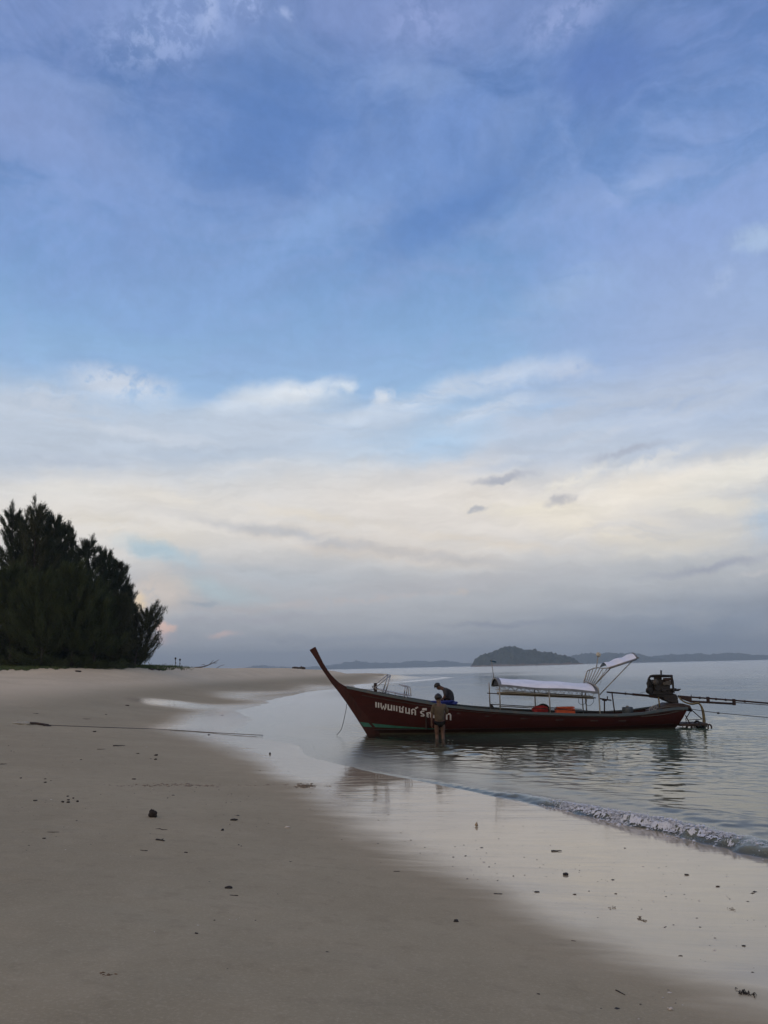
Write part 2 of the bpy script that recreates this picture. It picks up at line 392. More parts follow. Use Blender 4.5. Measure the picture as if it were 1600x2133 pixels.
class MB:
    """collects shapes and links them as one mesh object"""
    def __init__(s): s.v, s.f, s.sm = [], [], []
    def add(s, vs, fs, smooth=False):
        o = len(s.v); s.v += [tuple(v) for v in vs]
        for f in fs: s.f.append([o + i for i in f]); s.sm.append(smooth)
        return s
    def box(s, c, size, rot=None):
        hx, hy, hz = (x / 2 for x in size)
        vs = [Vector((x, y, z)) for x in (-hx, hx) for y in (-hy, hy) for z in (-hz, hz)]
        if rot is not None: vs = [rot @ v for v in vs]
        c = Vector(c)
        return s.add([c + v for v in vs], [(0, 1, 3, 2), (4, 6, 7, 5), (0, 4, 5, 1), (2, 3, 7, 6), (0, 2, 6, 4), (1, 5, 7, 3)])
    def tube(s, pts, r, n=8, r1=None, caps=True, radii=None):
        P = [Vector(p) for p in pts]; m = len(P)
        if radii is None: radii = [r + ((r1 if r1 is not None else r) - r) * i / max(1, m - 1) for i in range(m)]
        T = []
        for i in range(m):
            t = (P[min(i + 1, m - 1)] - P[max(i - 1, 0)])
            T.append(t.normalized() if t.length > 1e-9 else Vector((0, 0, 1)))
        a = Vector((0, 0, 1)) if abs(T[0].z) < 0.9 else Vector((1, 0, 0))
        N = (a - T[0] * a.dot(T[0])).normalized()
        vs = []
        for i in range(m):
            N = (N - T[i] * N.dot(T[i]))
            N = N.normalized() if N.length > 1e-6 else T[i].orthogonal().normalized()
            B = T[i].cross(N)
            for k in range(n):
                an = 2 * math.pi * k / n
                vs.append(P[i] + (N * math.cos(an) + B * math.sin(an)) * radii[i])
        fs = [(i * n + k, i * n + (k + 1) % n, (i + 1) * n + (k + 1) % n, (i + 1) * n + k) for i in range(m - 1) for k in range(n)]
        if caps: fs += [tuple(range(n - 1, -1, -1)), tuple((m - 1) * n + k for k in range(n))]
        return s.add(vs, fs, True)
    def lathe(s, prof, c=(0, 0, 0), n=16, rot=None, sq=(1, 1)):
        """prof: (radius, height) pairs"""
        c = Vector(c); vs = []
        for r, h in prof:
            for k in range(n):
                an = 2 * math.pi * k / n
                v = Vector((r * math.cos(an) * sq[0], r * math.sin(an) * sq[1], h))
                vs.append(c + (rot @ v if rot is not None else v))
        m = len(prof)
        fs = [(i * n + k, i * n + (k + 1) % n, (i + 1) * n + (k + 1) % n, (i + 1) * n + k) for i in range(m - 1) for k in range(n)]
        fs += [tuple(range(n - 1, -1, -1)), tuple((m - 1) * n + k for k in range(n))]
        return s.add(vs, fs, True)
    def prism(s, poly, off):
        """poly: closed 3-D polygon, off: extrusion vector"""
        P = [Vector(p) for p in poly]; n = len(P); o = Vector(off)
        fs = [tuple(range(n)), tuple(range(2 * n - 1, n - 1, -1))] + [(i, n + i, n + (i + 1) % n, (i + 1) % n) for i in range(n)]
        return s.add(P + [p + o for p in P], fs)
    def lump(s, c, size, seed=0, sub=2, amp=0.25, rot=None):
        bm = bmesh.new(); bmesh.ops.create_icosphere(bm, subdivisions=sub, radius=1.0)
        rr = random.Random(seed); ph = [rr.uniform(0, 6.28) for _ in range(9)]
        vs = []
        for v in bm.verts:
            p = v.co.copy()
            d = 1 + amp * (math.sin(3.1 * p.x + ph[0]) * math.sin(2.7 * p.y + ph[1]) + 0.6 * math.sin(5.3 * p.z + ph[2] + 2 * p.x) + 0.4 * math.sin(7.7 * p.y + ph[3] - 4 * p.z))
            p = Vector((p.x * size[0], p.y * size[1], p.z * size[2])) * d
            vs.append(Vector(c) + (rot @ p if rot is not None else p))
        fs = [[v.index for v in f.verts] for f in bm.faces]
        bm.free()
        return s.add(vs, fs, True)
    def build(s, name, mat, parent=None, bevel=0.0, loc=None):
        me = bpy.data.meshes.new(name)
        me.from_pydata(s.v, [], s.f); me.update()
        bm = bmesh.new(); bm.from_mesh(me)
        sm = list(s.sm)
        for f, q in zip(bm.faces, sm): f.smooth = q
        bmesh.ops.recalc_face_normals(bm, faces=bm.faces)
        if bevel > 0:
            es = [e for e in bm.edges if len(e.link_faces) == 2 and e.calc_face_angle(0) > 0.6]
            bmesh.ops.bevel(bm, geom=es, offset=bevel, segments=2, affect='EDGES', profile=0.5)
        bm.to_mesh(me); bm.free()
        me.materials.append(mat)
        o = link(name, me, parent)
        if loc is not None: o.location = loc
        return o

# ------------------------------------------------------------------ materials
def mat_new(name):
    m = bpy.data.materials.new(name); m.use_nodes = True
    t = m.node_tree; t.nodes.clear()
    return m, NB(t)
def out(nb, sh, disp=None):
    o = nb.n('ShaderNodeOutputMaterial'); nb.l(sh, o.inputs['Surface'])
def principled(nb, **kw):
    p = nb.n('ShaderNodeBsdfPrincipled')
    for k, v in kw.items(): nb.put(p.inputs[k.replace('_', ' ')], v)
    return p
def simple(name, col, col2=None, rough=0.6, scale=8.0, metal=0.0, bump=0.0, bscale=40.0, stretch=None, spec=0.4, lo=0.35, hi=0.7):
    m, nb = mat_new(name)
    t = nb.n('ShaderNodeTexCoord')
    v = t.outputs['Object']
    if stretch:
        mp = nb.n('ShaderNodeMapping'); nb.l(v, mp.inputs[0]); mp.inputs['Scale'].default_value = stretch; v = mp.outputs[0]
    col = tuple(col) + (1,) if len(col) == 3 else col
    if col2 is not None:
        col2 = tuple(col2) + (1,) if len(col2) == 3 else col2
        nz = nb.noise(v, scale, 5, 0.6)
        c = nb.mix(nb.rng(nz.outputs['Fac'], lo, hi), col, col2)
    else: c = col
    p = principled(nb, Base_Color=c, Roughness=rough, Metallic=metal)
    p.inputs['Specular IOR Level'].default_value = spec
    if bump > 0:
        bn = nb.n('ShaderNodeBump'); bn.inputs['Strength'].default_value = 0.6; bn.inputs['Distance'].default_value = bump
        nb.l(nb.noise(v, bscale, 4, 0.6).outputs['Fac'], bn.inputs['Height']); nb.l(bn.outputs[0], p.inputs['Normal'])
    out(nb, p.outputs[0])
    return m
M = {}

# ------------------------------------------------------------------ terrain as a smooth surface through known shore points
def _w(px, py, z): p = at_z(px, py, z); return (p.x, p.y, z)
def _y(px, py, Y): p = at_Y(px, py, Y); return (p.x, p.y, p.z)
TP = []
for px, py, z in [
    # the lip of the wave and the edge of the water
    (1600, 1788, .004), (1500, 1762, .004), (1400, 1737, .004), (1280, 1712, .004), (1160, 1684, .004), (1000, 1652, .004), (850, 1622, .003), (730, 1600, .003),
    (640, 1572, 0), (575, 1545, 0), (520, 1512, 0), (520, 1475, 0), (610, 1449, 0), (740, 1432, 0), (880, 1416, 0),
    # mirror film to damp sand
    (640, 1640, .05), (560, 1597, .05), (480, 1558, .05), (400, 1532, .05), (330, 1520, .055), (400, 1478, .05),
    (760, 1732, .11), (900, 1795, .135), (1060, 1868, .168), (1250, 1965, .21), (1450, 2040, .23),
    (880, 1680, .035), (1000, 1715, .055), (1150, 1760, .052), (1300, 1810, .057), (1450, 1850, .057), (1600, 1890, .057), (1060, 1800, .098), (1200, 1850, .108), (1400, 1925, .122), (1600, 1975, .122), (1600, 2060, .22), (1560, 2133, .28),
    # dry sand
    (1300, 2133, .335), (1000, 2133, .42), (700, 2133, .51), (400, 2133, .57), (0, 2133, .65), (800, 1950, .33), (600, 1850, .31), (400, 1850, .42), (150, 1850, .51), (0, 1850, .56),
    (550, 1700, .19), (350, 1700, .30), (150, 1700, .41), (0, 1700, .49), (350, 1590, .18), (150, 1590, .36), (0, 1590, .47),
    # bed under water
    (1600, 1700, -.22), (1300, 1640, -.2), (1100, 1600, -.18), (900, 1570, -.12), (800, 1560, -.1), (700, 1545, -.02), (780, 1500, -.07), (916, 1537, -.37), (1200, 1535, -.6), (1450, 1525, -.75),
    (1600, 1600, -.5), (1000, 1450, -.7), (1300, 1450, -1.4), (1600, 1450, -1.8), (1000, 1420, -1.5), (740, 1460, -.035), (640, 1490, -.02), (900, 1440, -.3),
]: TP.append(_w(px, py, z))
for px, rows in {   # photo columns: (row, distance) from the damp sand up over the crest
    -60: [(1520, 24), (1450, 40), (1425, 50), (1400, 62), (1392, 74)],
    0: [(1520, 25), (1450, 42), (1425, 52), (1399, 64), (1391, 76)],
    100: [(1520, 26), (1460, 41), (1440, 48), (1420, 57), (1397, 67), (1390, 79)],
    200: [(1520, 27), (1470, 42), (1440, 53), (1420, 62), (1395, 72), (1389, 83)],
    300: [(1520, 28.5), (1470, 47), (1440, 60), (1415, 70), (1392, 79), (1389.5, 87)],
    380: [(1450, 62), (1425, 74), (1405, 84), (1391, 92)],
    450: [(1456, 63), (1440, 74), (1420, 85), (1402, 94), (1390.5, 103)],
    530: [(1446, 74), (1420, 95), (1402, 107), (1390.3, 116)],
    600: [(1436, 89), (1420, 102), (1405, 115), (1391, 128)],
    700: [(1425, 114), (1410, 128), (1396.5, 141)],
    800: [(1415.5, 147), (1408, 153), (1403, 159)],
    870: [(1412.5, 158), (1409, 163)],
}.items():
    for py, Y in rows: TP.append(_y(px, py, Y))
for px, Y, z in [(380, 104, 2.5), (450, 120, 2.2), (530, 135, 1.9), (600, 148, 1.7), (700, 160, 1.2), (0, 95, 2.8), (200, 102, 2.7), (300, 104, 2.6)]:
    p = at_Y(px, 1395, Y); TP.append((p.x, Y, z))
TP += [(0, 0, .62), (-3, 0, .78), (3, 0, .45), (7, 2, .1), (0, -4, .85), (-6, 0, .9), (-20, 10, 1.6), (-30, 30, 2.4), (-60, 40, 2.9), (12, 5, -.5), (30, 20, -1.6), (80, 60, -4), (60, 150, -3), (-40, 200, 1.5), (-20, 230, -.5), (20, 210, -.8), (60, 260, -2.5), (-120, 100, 3), (-150, 220, 2), (-150, 300, -1), (0, 330, -4), (150, 330, -5)]
TP = np.array(TP)
def warp_xy(x, y):
    yy = np.maximum(y + 6.0, 1.5)
    return np.clip(x / yy, -1.7, 1.7) * 1.6, np.log(yy)
_A, _B = warp_xy(TP[:, 0], TP[:, 1])
def _tps(r2): return 0.5 * r2 * np.log(r2 + 1e-12)
_n = len(TP)
_Km = _tps((_A[:, None] - _A[None]) ** 2 + (_B[:, None] - _B[None]) ** 2) + np.eye(_n) * 1.2e-3
_Pm = np.stack([np.ones(_n), _A, _B], 1)
_S = np.block([[_Km, _Pm], [_Pm.T, np.zeros((3, 3))]])
# heights are fitted after a signed root so that the low shore keeps its detail
def _enc(z): return np.sign(z) * np.sqrt(np.abs(z) + 0.02) - np.sign(z) * math.sqrt(0.02)
def _dec(e):
    s = np.sign(e); q = np.abs(e) + math.sqrt(0.02)
    return s * (q * q - 0.02)
_wts = np.linalg.solve(_S, np.concatenate([_enc(TP[:, 2]), np.zeros(3)]))
def ground_z(x, y):
    x = np.asarray(x, float); y = np.asarray(y, float)
    sh = x.shape
    a, c = warp_xy(x.ravel(), y.ravel())
    o = np.empty(a.size)
    for i in range(0, a.size, 20000):
        aa, cc = a[i:i + 20000], c[i:i + 20000]
        r2 = (aa[:, None] - _A[None]) ** 2 + (cc[:, None] - _B[None]) ** 2
        o[i:i + 20000] = _tps(r2) @ _wts[:_n] + _wts[_n] + _wts[_n + 1] * aa + _wts[_n + 2] * cc
    z = np.clip(_dec(o), -6, 3.4)
    return z.reshape(sh)
def gz(x, y): return float(ground_z(np.array([x]), np.array([y]))[0])
def ground_hit(px, py):
    """point where the line of sight through a photo pixel meets the sand"""
    d = ray(px, py)
    s = np.concatenate([np.linspace(2, 40, 400), np.linspace(40.2, 260, 700)])
    z = CAM.z + d.z * s
    g = ground_z(d.x * s, d.y * s)
    k = np.where(z <= g)[0]
    if len(k) == 0: k = [len(s) - 1]
    i = k[0]
    if i > 0:
        a, c = z[i - 1] - g[i - 1], z[i] - g[i]
        t = a / (a - c) if a != c else 0
        ss = s[i - 1] + (s[i] - s[i - 1]) * t
    else: ss = s[0]
    return Vector((d.x * ss, d.y * ss, CAM.z + d.z * ss))
def noise2(x, y, seed, waves):
    """cheap smooth random relief: sums of sines (wavelength, amplitude, count)"""
    rr = np.random.default_rng(seed); z = np.zeros_like(x)
    for wl, am, cnt in waves:
        for _ in range(cnt):
            a = rr.uniform(0, 2 * np.pi); k = 2 * np.pi / (wl * rr.uniform(.7, 1.4))
            z += am / math.sqrt(cnt) * np.sin(k * (x * np.cos(a) + y * np.sin(a)) + rr.uniform(0, 6.28))
    return z
def axis(lo, hi, step, outer_lo, outer_hi, grow=1.12):
    mid = list(np.arange(lo, hi, step))
    a, s = [], step; p = lo
    while p > outer_lo: s *= grow; p -= s; a.append(max(p, outer_lo))
    c, s = [], step; p = mid[-1]
    while p < outer_hi: s *= grow; p += s; c.append(min(p, outer_hi))
    return np.array(a[::-1] + mid + c)

# ------------------------------------------------------------------ sand
def sand_material():
    m, nb = mat_new('beach sand')
    t = nb.n('ShaderNodeTexCoord'); v = t.outputs['Object']
    wet = nb.n('ShaderNodeAttribute', attribute_name='wet').outputs['Fac']
    n1 = nb.noise(v, 0.35, 5, 0.6).outputs['Fac']; n2 = nb.noise(v, 2.2, 5, 0.65).outputs['Fac']
    mp = nb.n('ShaderNodeMapping'); nb.l(v, mp.inputs[0]); mp.inputs['Scale'].default_value = (0.5, 1.6, 1); mp.inputs['Rotation'].default_value = (0, 0, R(-20))
    n3 = nb.noise(mp.outputs[0], 1.6, 6, 0.62, 0.6).outputs['Fac']
    up = nb.n('ShaderNodeAttribute', attribute_name='dry').outputs['Fac']
    pale = nb.mix(nb.rng(n1, .35, .65), (0.66, 0.54, 0.37, 1), (0.59, 0.48, 0.325, 1))
    firm = nb.mix(nb.rng(n1, .35, .65), (0.350, 0.290, 0.184, 1), (0.312, 0.256, 0.160, 1))
    dry = nb.mix(nb.rng(nb.math('ADD', up, nb.math('MULTIPLY', nb.math('SUBTRACT', n1, 0.5), 0.5)), 0.1, 0.9), firm, pale)
    dry = nb.mix(nb.math('MULTIPLY', nb.rng(n2, .45, .75), 0.22), dry, (0.48, 0.385, 0.255, 1))
    grain = nb.noise(v, 260, 3, 0.7).outputs['Fac']
    dry = nb.mix(nb.math('MULTIPLY', nb.rng(grain, .52, .72), 0.42), dry, (0.17, 0.13, 0.092, 1))
    g3 = nb.noise(v, 48, 4, 0.75).outputs['Fac']
    dry = nb.mix(nb.math('MULTIPLY', nb.rng(g3, .48, .68), 0.40), dry, (0.50, 0.41, 0.285, 1))
    dry = nb.mix(nb.math('MULTIPLY', nb.rng(nb.noise(v, 5.5, 6, 0.7).outputs['Fac'],   .50, .68), 0.26), dry, (0.20, 0.16, 0.10, 1))
    wet_reflect = nb.mix(nb.rng(n3, .35, .65), (0.365, 0.292, 0.188, 1), (0.41, 0.328, 0.212, 1))  # wet sand paled and warmed to carry the reflected cream sky in its colour
    mp3 = nb.n('ShaderNodeMapping'); nb.l(v, mp3.inputs[0]); mp3.inputs['Scale'].default_value = (0.5, 4.5, 1); mp3.inputs['Rotation'].default_value = (0, 0, R(4))
    strk = nb.noise(mp3.outputs[0], 2.0, 5, 0.6, 0.4).outputs['Fac']
    w = nb.math('ADD', wet, nb.math('MULTIPLY', nb.math('SUBTRACT', n3, 0.5), 0.34))
    w = nb.math('ADD', w, nb.math('MULTIPLY', nb.math('SUBTRACT', strk, 0.5), 0.18))
    under = nb.n('ShaderNodeAttribute', attribute_name='under').outputs['Fac']
    damp = nb.rng(w, 0.05, 0.6); film = nb.math('MULTIPLY', nb.rng(w, 0.28, 0.72), nb.math('SUBTRACT', 1.0, under))
    col = nb.mix(damp, dry, wet_reflect)
    p = principled(nb, Base_Color=col)
    p.inputs['IOR'].default_value = 1.33
    p.inputs['Specular IOR Level'].default_value = 0.25
    p.inputs['Roughness'].default_value = 0.85
    g1 = nb.n('ShaderNodeBump'); g1.inputs['Strength'].default_value = 0.35; g1.inputs['Distance'].default_value = 0.004
    nb.l(nb.math('ADD', nb.noise(v, 120, 4, 0.7).outputs['Fac'], nb.math('MULTIPLY', nb.noise(v, 14, 4, 0.6).outputs['Fac'], 2.0)), g1.inputs['Height'])
    nb.l(g1.outputs[0], p.inputs['Normal'])
    # the film of water left on the sand: a thin smooth coat
    nb.l(film, p.inputs['Coat Weight'])
    p.inputs['Coat IOR'].default_value = 1.62
    nb.put(p.inputs['Coat Roughness'], nb.rng(w, 0.4, 0.95, 0.15, 0.03))
    g2 = nb.n('ShaderNodeBump'); g2.inputs['Strength'].default_value = 0.18; g2.inputs['Distance'].default_value = 0.006
    mp2 = nb.n('ShaderNodeMapping'); nb.l(v, mp2.inputs[0]); mp2.inputs['Scale'].default_value = (0.55, 1.5, 1); mp2.inputs['Rotation'].default_value = (0, 0, R(28))
    nb.l(nb.math('ADD', nb.noise(mp2.outputs[0], 3.2, 4, 0.5, 0.3).outputs['Fac'], nb.math('MULTIPLY', nb.rng(strk, .45, .75), 0.5)), g2.inputs['Height'])
    nb.l(g2.outputs[0], p.inputs['Coat Normal'])
    out(nb, p.outputs[0])
    return m
M['sand'] = sand_material()
gx = axis(-12, 9, 0.09, -420, 400, 1.07)
gy = axis(1.2, 34, 0.09, -30, 420, 1.035)
GX, GY = np.meshgrid(gx, gy)
GZ = ground_z(GX, GY)
dryw = np.clip((GZ - 0.12) / 0.5, 0, 1)
GZ = GZ + noise2(GX, GY, 3, [(3.0, .010, 6), (1.1, .005, 6), (.5, .0022, 6)]) * (0.10 + dryw) + noise2(GX, GY, 5, [(14, .02, 5)]) * dryw
# how far the last swash wetted the sand
WET = [(x, y, 1.0) for x, y in [(1600, 1788), (1400, 1737), (1160, 1684), (1000, 1652), (850, 1622), (730, 1603), (1600, 1890), (1450, 1850), (1300, 1810), (1150, 1760), (1000, 1715), (880, 1680), (790, 1655), (1200, 1850), (1400, 1925), (1600, 1975), (1300, 1885),
       (640, 1572), (575, 1545), (520, 1512), (500, 1485), (610, 1449), (740, 1432), (690, 1612), (640, 1600), (880, 1417), (440, 1515), (700, 1450)]]
WET += [(x, y, .5) for x, y in [(690, 1680), (760, 1732), (900, 1795), (1060, 1868), (1250, 1965), (1450, 2042), (1600, 2080), (645, 1637), (560, 1597), (480, 1559), (400, 1534), (335, 1521), (385, 1490), (480, 1455), (640, 1433), (800, 1415.5)]]
WET += [(x, y, .12) for x, y in [(590, 1700), (640, 1760), (800, 1850), (950, 1935), (1150, 2055), (1350, 2133), (480, 1620), (380, 1570), (270, 1530), (300, 1500), (420, 1462), (540, 1432), (700, 1418)]]
WET += [(x, y, .0) for x, y in [(300, 1700), (0, 1850), (600, 1950), (900, 2133), (300, 2133), (0, 2133), (0, 1590), (200, 1590), (0, 1480), (200, 1440), (350, 1425), (500, 1415), (650, 1406), (450, 1750)]]
WET += [(300, 1463, .6), (370, 1461, .68), (330, 1452, .1), (340, 1476, .15)]
WH = [(ground_hit(x, y), w) for x, y, w in WET]
WA, WB = warp_xy(np.array([p.x for p, w in WH]), np.array([p.y for p, w in WH])); WV = np.array([w for p, w in WH])
_m = len(WV)
_K2 = _tps((WA[:, None] - WA[None]) ** 2 + (WB[:, None] - WB[None]) ** 2) + np.eye(_m) * 5e-4
_P2 = np.stack([np.ones(_m), WA, WB], 1)
_w2 = np.linalg.solve(np.block([[_K2, _P2], [_P2.T, np.zeros((3, 3))]]), np.concatenate([WV, np.zeros(3)]))
def wetness(x, y):
    a, c = warp_xy(x.ravel(), y.ravel()); o = np.empty(a.size)
    for i in range(0, a.size, 20000):
        aa, cc = a[i:i + 20000], c[i:i + 20000]
        o[i:i + 20000] = _tps((aa[:, None] - WA[None]) ** 2 + (cc[:, None] - WB[None]) ** 2) @ _w2[:_m] + _w2[_m] + _w2[_m + 1] * aa + _w2[_m + 2] * cc
    return o.reshape(x.shape)
wet = np.clip(wetness(GX, GY), 0, 1)
wet = np.where(GZ > .9, 0, wet); wet = np.where(GZ < 0, 1.0, wet)
sand_me = grid_mesh('beach', GX, GY, GZ, M['sand'])
float_attr(sand_me, 'wet', wet)
float_attr(sand_me, 'under', np.clip((-GZ - .004) / .015, 0, 1))
float_attr(sand_me, 'dry', np.clip((GZ - 0.55) / 1.1, 0, 1))
setp(link('beach', sand_me), kind='structure')

# ------------------------------------------------------------------ sea
WAVE = [at_z(px, py, 0.0) for px, py in [(640, 1576), (735, 1600), (850, 1622), (1000, 1651), (1160, 1683), (1280, 1711), (1400, 1736), (1500, 1760), (1600, 1786), (1720, 1822), (1900, 1880)]]
WAVE = [Vector((p.x, p.y, 0)) for p in smooth_path(WAVE, 6)]
WP = np.array([(p.x, p.y) for p in WAVE])
WL = np.concatenate([[0], np.cumsum(np.linalg.norm(np.diff(WP, axis=0), axis=1))])
_amp_px = [(640, 0), (760, .004), (900, .02), (1050, .045), (1180, .075), (1300, .105), (1400, .115), (1500, .10), (1600, .085), (1900, .05)]
_au = np.array([np.interp(p, [640, 735, 850, 1000, 1160, 1280, 1400, 1500, 1600, 1720, 1900], np.arange(11) * 6) for p, a in _amp_px])
AMP = np.interp(np.arange(len(WP)), _au, [a for _, a in _amp_px])
def wave_dist(x, y):
    """signed distance seaward of the wave line and arc position along it"""
    sh = x.shape; x = x.ravel(); y = y.ravel()
    best = np.full(x.size, 1e9); sd = np.full(x.size, 1e3); al = np.zeros(x.size)
    for i in range(len(WP) - 1):
        a, c = WP[i], WP[i + 1]; t = c - a; L2 = t @ t
        u = np.clip(((x - a[0]) * t[0] + (y - a[1]) * t[1]) / L2, 0, 1)
        dx, dy = x - a[0] - u * t[0], y - a[1] - u * t[1]
        d = np.hypot(dx, dy)
        s = np.sign(t[0] * dy - t[1] * dx)
        k = d < best
        best[k] = d[k]; sd[k] = (d * s)[k]; al[k] = (WL[i] + u * math.sqrt(L2))[k]
    return sd.reshape(sh), al.reshape(sh)
sx = axis(-9, 13, 0.045, -9000, 9000, 1.10)
sy = axis(7.5, 31, 0.04, -60, 9000, 1.035)
SX, SY = np.meshgrid(sx, sy)
SZ = np.zeros_like(SX)
cellx = np.gradient(sx)[None, :] * np.ones_like(SX); celly = np.gradient(sy)[:, None] * np.ones_like(SX)
cell = np.maximum(cellx, celly)
gnd = ground_z(np.clip(SX, -420, 400), np.clip(SY, -30, 420))
far = (np.abs(SX) > 380) | (SY > 400)
gnd[far] = -6
depth = np.clip(-gnd, 0, 6)
rr = np.random.default_rng(21)
ripple = np.zeros_like(SX)
for wl, slope, cnt in [(1.7, .008, 5), (.95, .018, 8), (.55, .034, 10), (.33, .046, 12), (.21, .036, 10)]:
    fade = np.clip((wl / cell - 3.0) / 4.0, 0, 1)
    sub = np.where(fade.max(axis=1) > 0)[0]; cs = np.where(fade.max(axis=0) > 0)[0]
    if len(sub) == 0: continue
    r0, r1, c0, c1 = sub[0], sub[-1] + 1, cs[0], cs[-1] + 1
    X_, Y_ = SX[r0:r1, c0:c1], SY[r0:r1, c0:c1]
    acc = np.zeros_like(X_)
    for _ in range(cnt):
        w_ = wl * rr.uniform(.75, 1.35); k = 2 * np.pi / w_
        a = R(238) + rr.normal(0, R(34))
        ph = k * (X_ * math.cos(a) + Y_ * math.sin(a)) + rr.uniform(0, 6.28)
        ph += 0.9 * np.sin(X_ * rr.uniform(.3, 1.1) + Y_ * rr.uniform(.3, 1.1) + rr.uniform(0, 6.28))
        acc += slope / k * np.sin(ph) * math.sqrt(2.0 / cnt)
    ripple[r0:r1, c0:c1] += acc * fade[r0:r1, c0:c1]
patch = 0.75 + 0.35 * np.clip(noise2(SX, SY, 33, [(5.0, 1.0, 6)]), -1, 1)
SZ += ripple * patch * np.clip(depth / 0.07, 0.10, 1.0)
near = (SX > -8) & (SX < 16) & (SY > 4) & (SY < 24)
iy = np.where(near.any(axis=1))[0]; ix = np.where(near.any(axis=0))[0]
sl_ = (slice(iy[0], iy[-1] + 1), slice(ix[0], ix[-1] + 1))
wd, wa = wave_dist(SX[sl_], SY[sl_])
A_ = np.interp(wa, WL, AMP)
nz = noise2(SX[sl_], SY[sl_], 71, [(.9, .05, 6), (.35, .028, 6), (.16, .012, 6)])
dd = wd - 0.10 - nz * np.clip(A_ / .08, 0, 1.2)
prof = np.where(dd > 0, np.exp(-(dd / 0.34) ** 2), np.exp(-(dd / 0.10) ** 2))
prof2 = 0.3 * np.exp(-((wd - 1.3 - nz * 2) / 0.35) ** 2)
hgt = noise2(SX[sl_], SY[sl_], 72, [(1.3, .10, 5), (.45, .10, 6), (.18, .10, 8)])
SZ[sl_] += A_ * (prof * (0.95 + hgt) + prof2)
def water_material():
    m, nb = mat_new('sea water')
    t = nb.n('ShaderNodeTexCoord'); v = t.outputs['Object']
    dep = nb.n('ShaderNodeAttribute', attribute_name='depth').outputs['Fac']
    n1 = nb.noise(v, 9.0, 3, 0.55).outputs['Fac']
    mp = nb.n('ShaderNodeMapping'); nb.l(v, mp.inputs[0]); mp.inputs['Scale'].default_value = (0.35, 1.0, 1)
    n2 = nb.noise(mp.outputs[0], 1.6, 5, 0.6).outputs['Fac']
    bmp = nb.n('ShaderNodeBump'); bmp.inputs['Strength'].default_value = 0.35
    nb.put(bmp.inputs['Distance'], nb.rng(dep, 0.02, 0.25, 0.002, 0.02))
    mp4 = nb.n('ShaderNodeMapping'); nb.l(v, mp4.inputs[0]); mp4.inputs['Scale'].default_value = (0.10, 0.045, 1)
    pt = nb.rng(nb.noise(mp4.outputs[0], 2.0, 6, 0.65, 0.8).outputs['Fac'], .50, .62, 0.45, 2.6)
    nb.l(nb.math('MULTIPLY', nb.math('ADD', nb.math('MULTIPLY', n1, 0.35), n2), pt), bmp.inputs['Height'])
    fr = nb.n('ShaderNodeFresnel'); fr.inputs['IOR'].default_value = 1.333; nb.l(bmp.outputs[0], fr.inputs['Normal'])
    gl = nb.n('ShaderNodeBsdfGlossy'); gl.inputs['Color'].default_value = (0.97, 0.97, 0.97, 1)
    nb.put(gl.inputs['Roughness'], nb.math('MAXIMUM', nb.math('MAXIMUM', nb.rng(dep, 0.0, 0.16, 0.20, 0.05), nb.math('MULTIPLY', nb.n('ShaderNodeAttribute', attribute_name='froth').outputs['Fac'], 0.3)), nb.rng(dep, 0.15, 2.5, 0.04, 0.13))); nb.l(bmp.outputs[0], gl.inputs['Normal'])
    tr = nb.n('ShaderNodeBsdfTransparent'); tr.inputs['Color'].default_value = (0.80, 0.88, 0.84, 1)
    df = nb.n('ShaderNodeBsdfDiffuse'); df.inputs['Color'].default_value = (0.085, 0.122, 0.086, 1)
    body = nb.n('ShaderNodeMixShader'); nb.l(nb.rng(dep, 0.06, 0.55, 0.0, 1.0, smooth=False), body.inputs[0]); nb.l(tr.outputs[0], body.inputs[1]); nb.l(df.outputs[0], body.inputs[2])
    fro = nb.n('ShaderNodeAttribute', attribute_name='froth').outputs['Fac']
    d2 = nb.n('ShaderNodeBsdfDiffuse'); d2.inputs['Color'].default_value = (0.25, 0.265, 0.20, 1)
    b2 = nb.n('ShaderNodeMixShader'); nb.l(nb.math('MULTIPLY', fro, 0.85), b2.inputs[0]); nb.l(body.outputs[0], b2.inputs[1]); nb.l(d2.outputs[0], b2.inputs[2]); body = b2
    mx = nb.n('ShaderNodeMixShader'); nb.l(fr.outputs[0], mx.inputs[0]); nb.l(body.outputs[0], mx.inputs[1]); nb.l(gl.outputs[0], mx.inputs[2])
    out(nb, mx.outputs[0])
    return m
M['water'] = water_material()
sea_me = grid_mesh('sea', SX, SY, SZ, M['water'])
float_attr(sea_me, 'depth', depth)
froth = np.zeros_like(SX); froth[sl_] = np.clip(prof, 0, 1) * np.clip(A_ / .05, 0, 1)
float_attr(sea_me, 'froth', froth)
setp(link('sea', sea_me), kind='structure')

# seabed far out, below the sheet of sea
bed = MB(); bed.add([(-9000, -60, -7), (9000, -60, -7), (9000, 9000, -7), (-9000, 9000, -7)], [(0, 1, 2, 3)])
setp(bed.build('seabed', M['sand']), kind='structure')

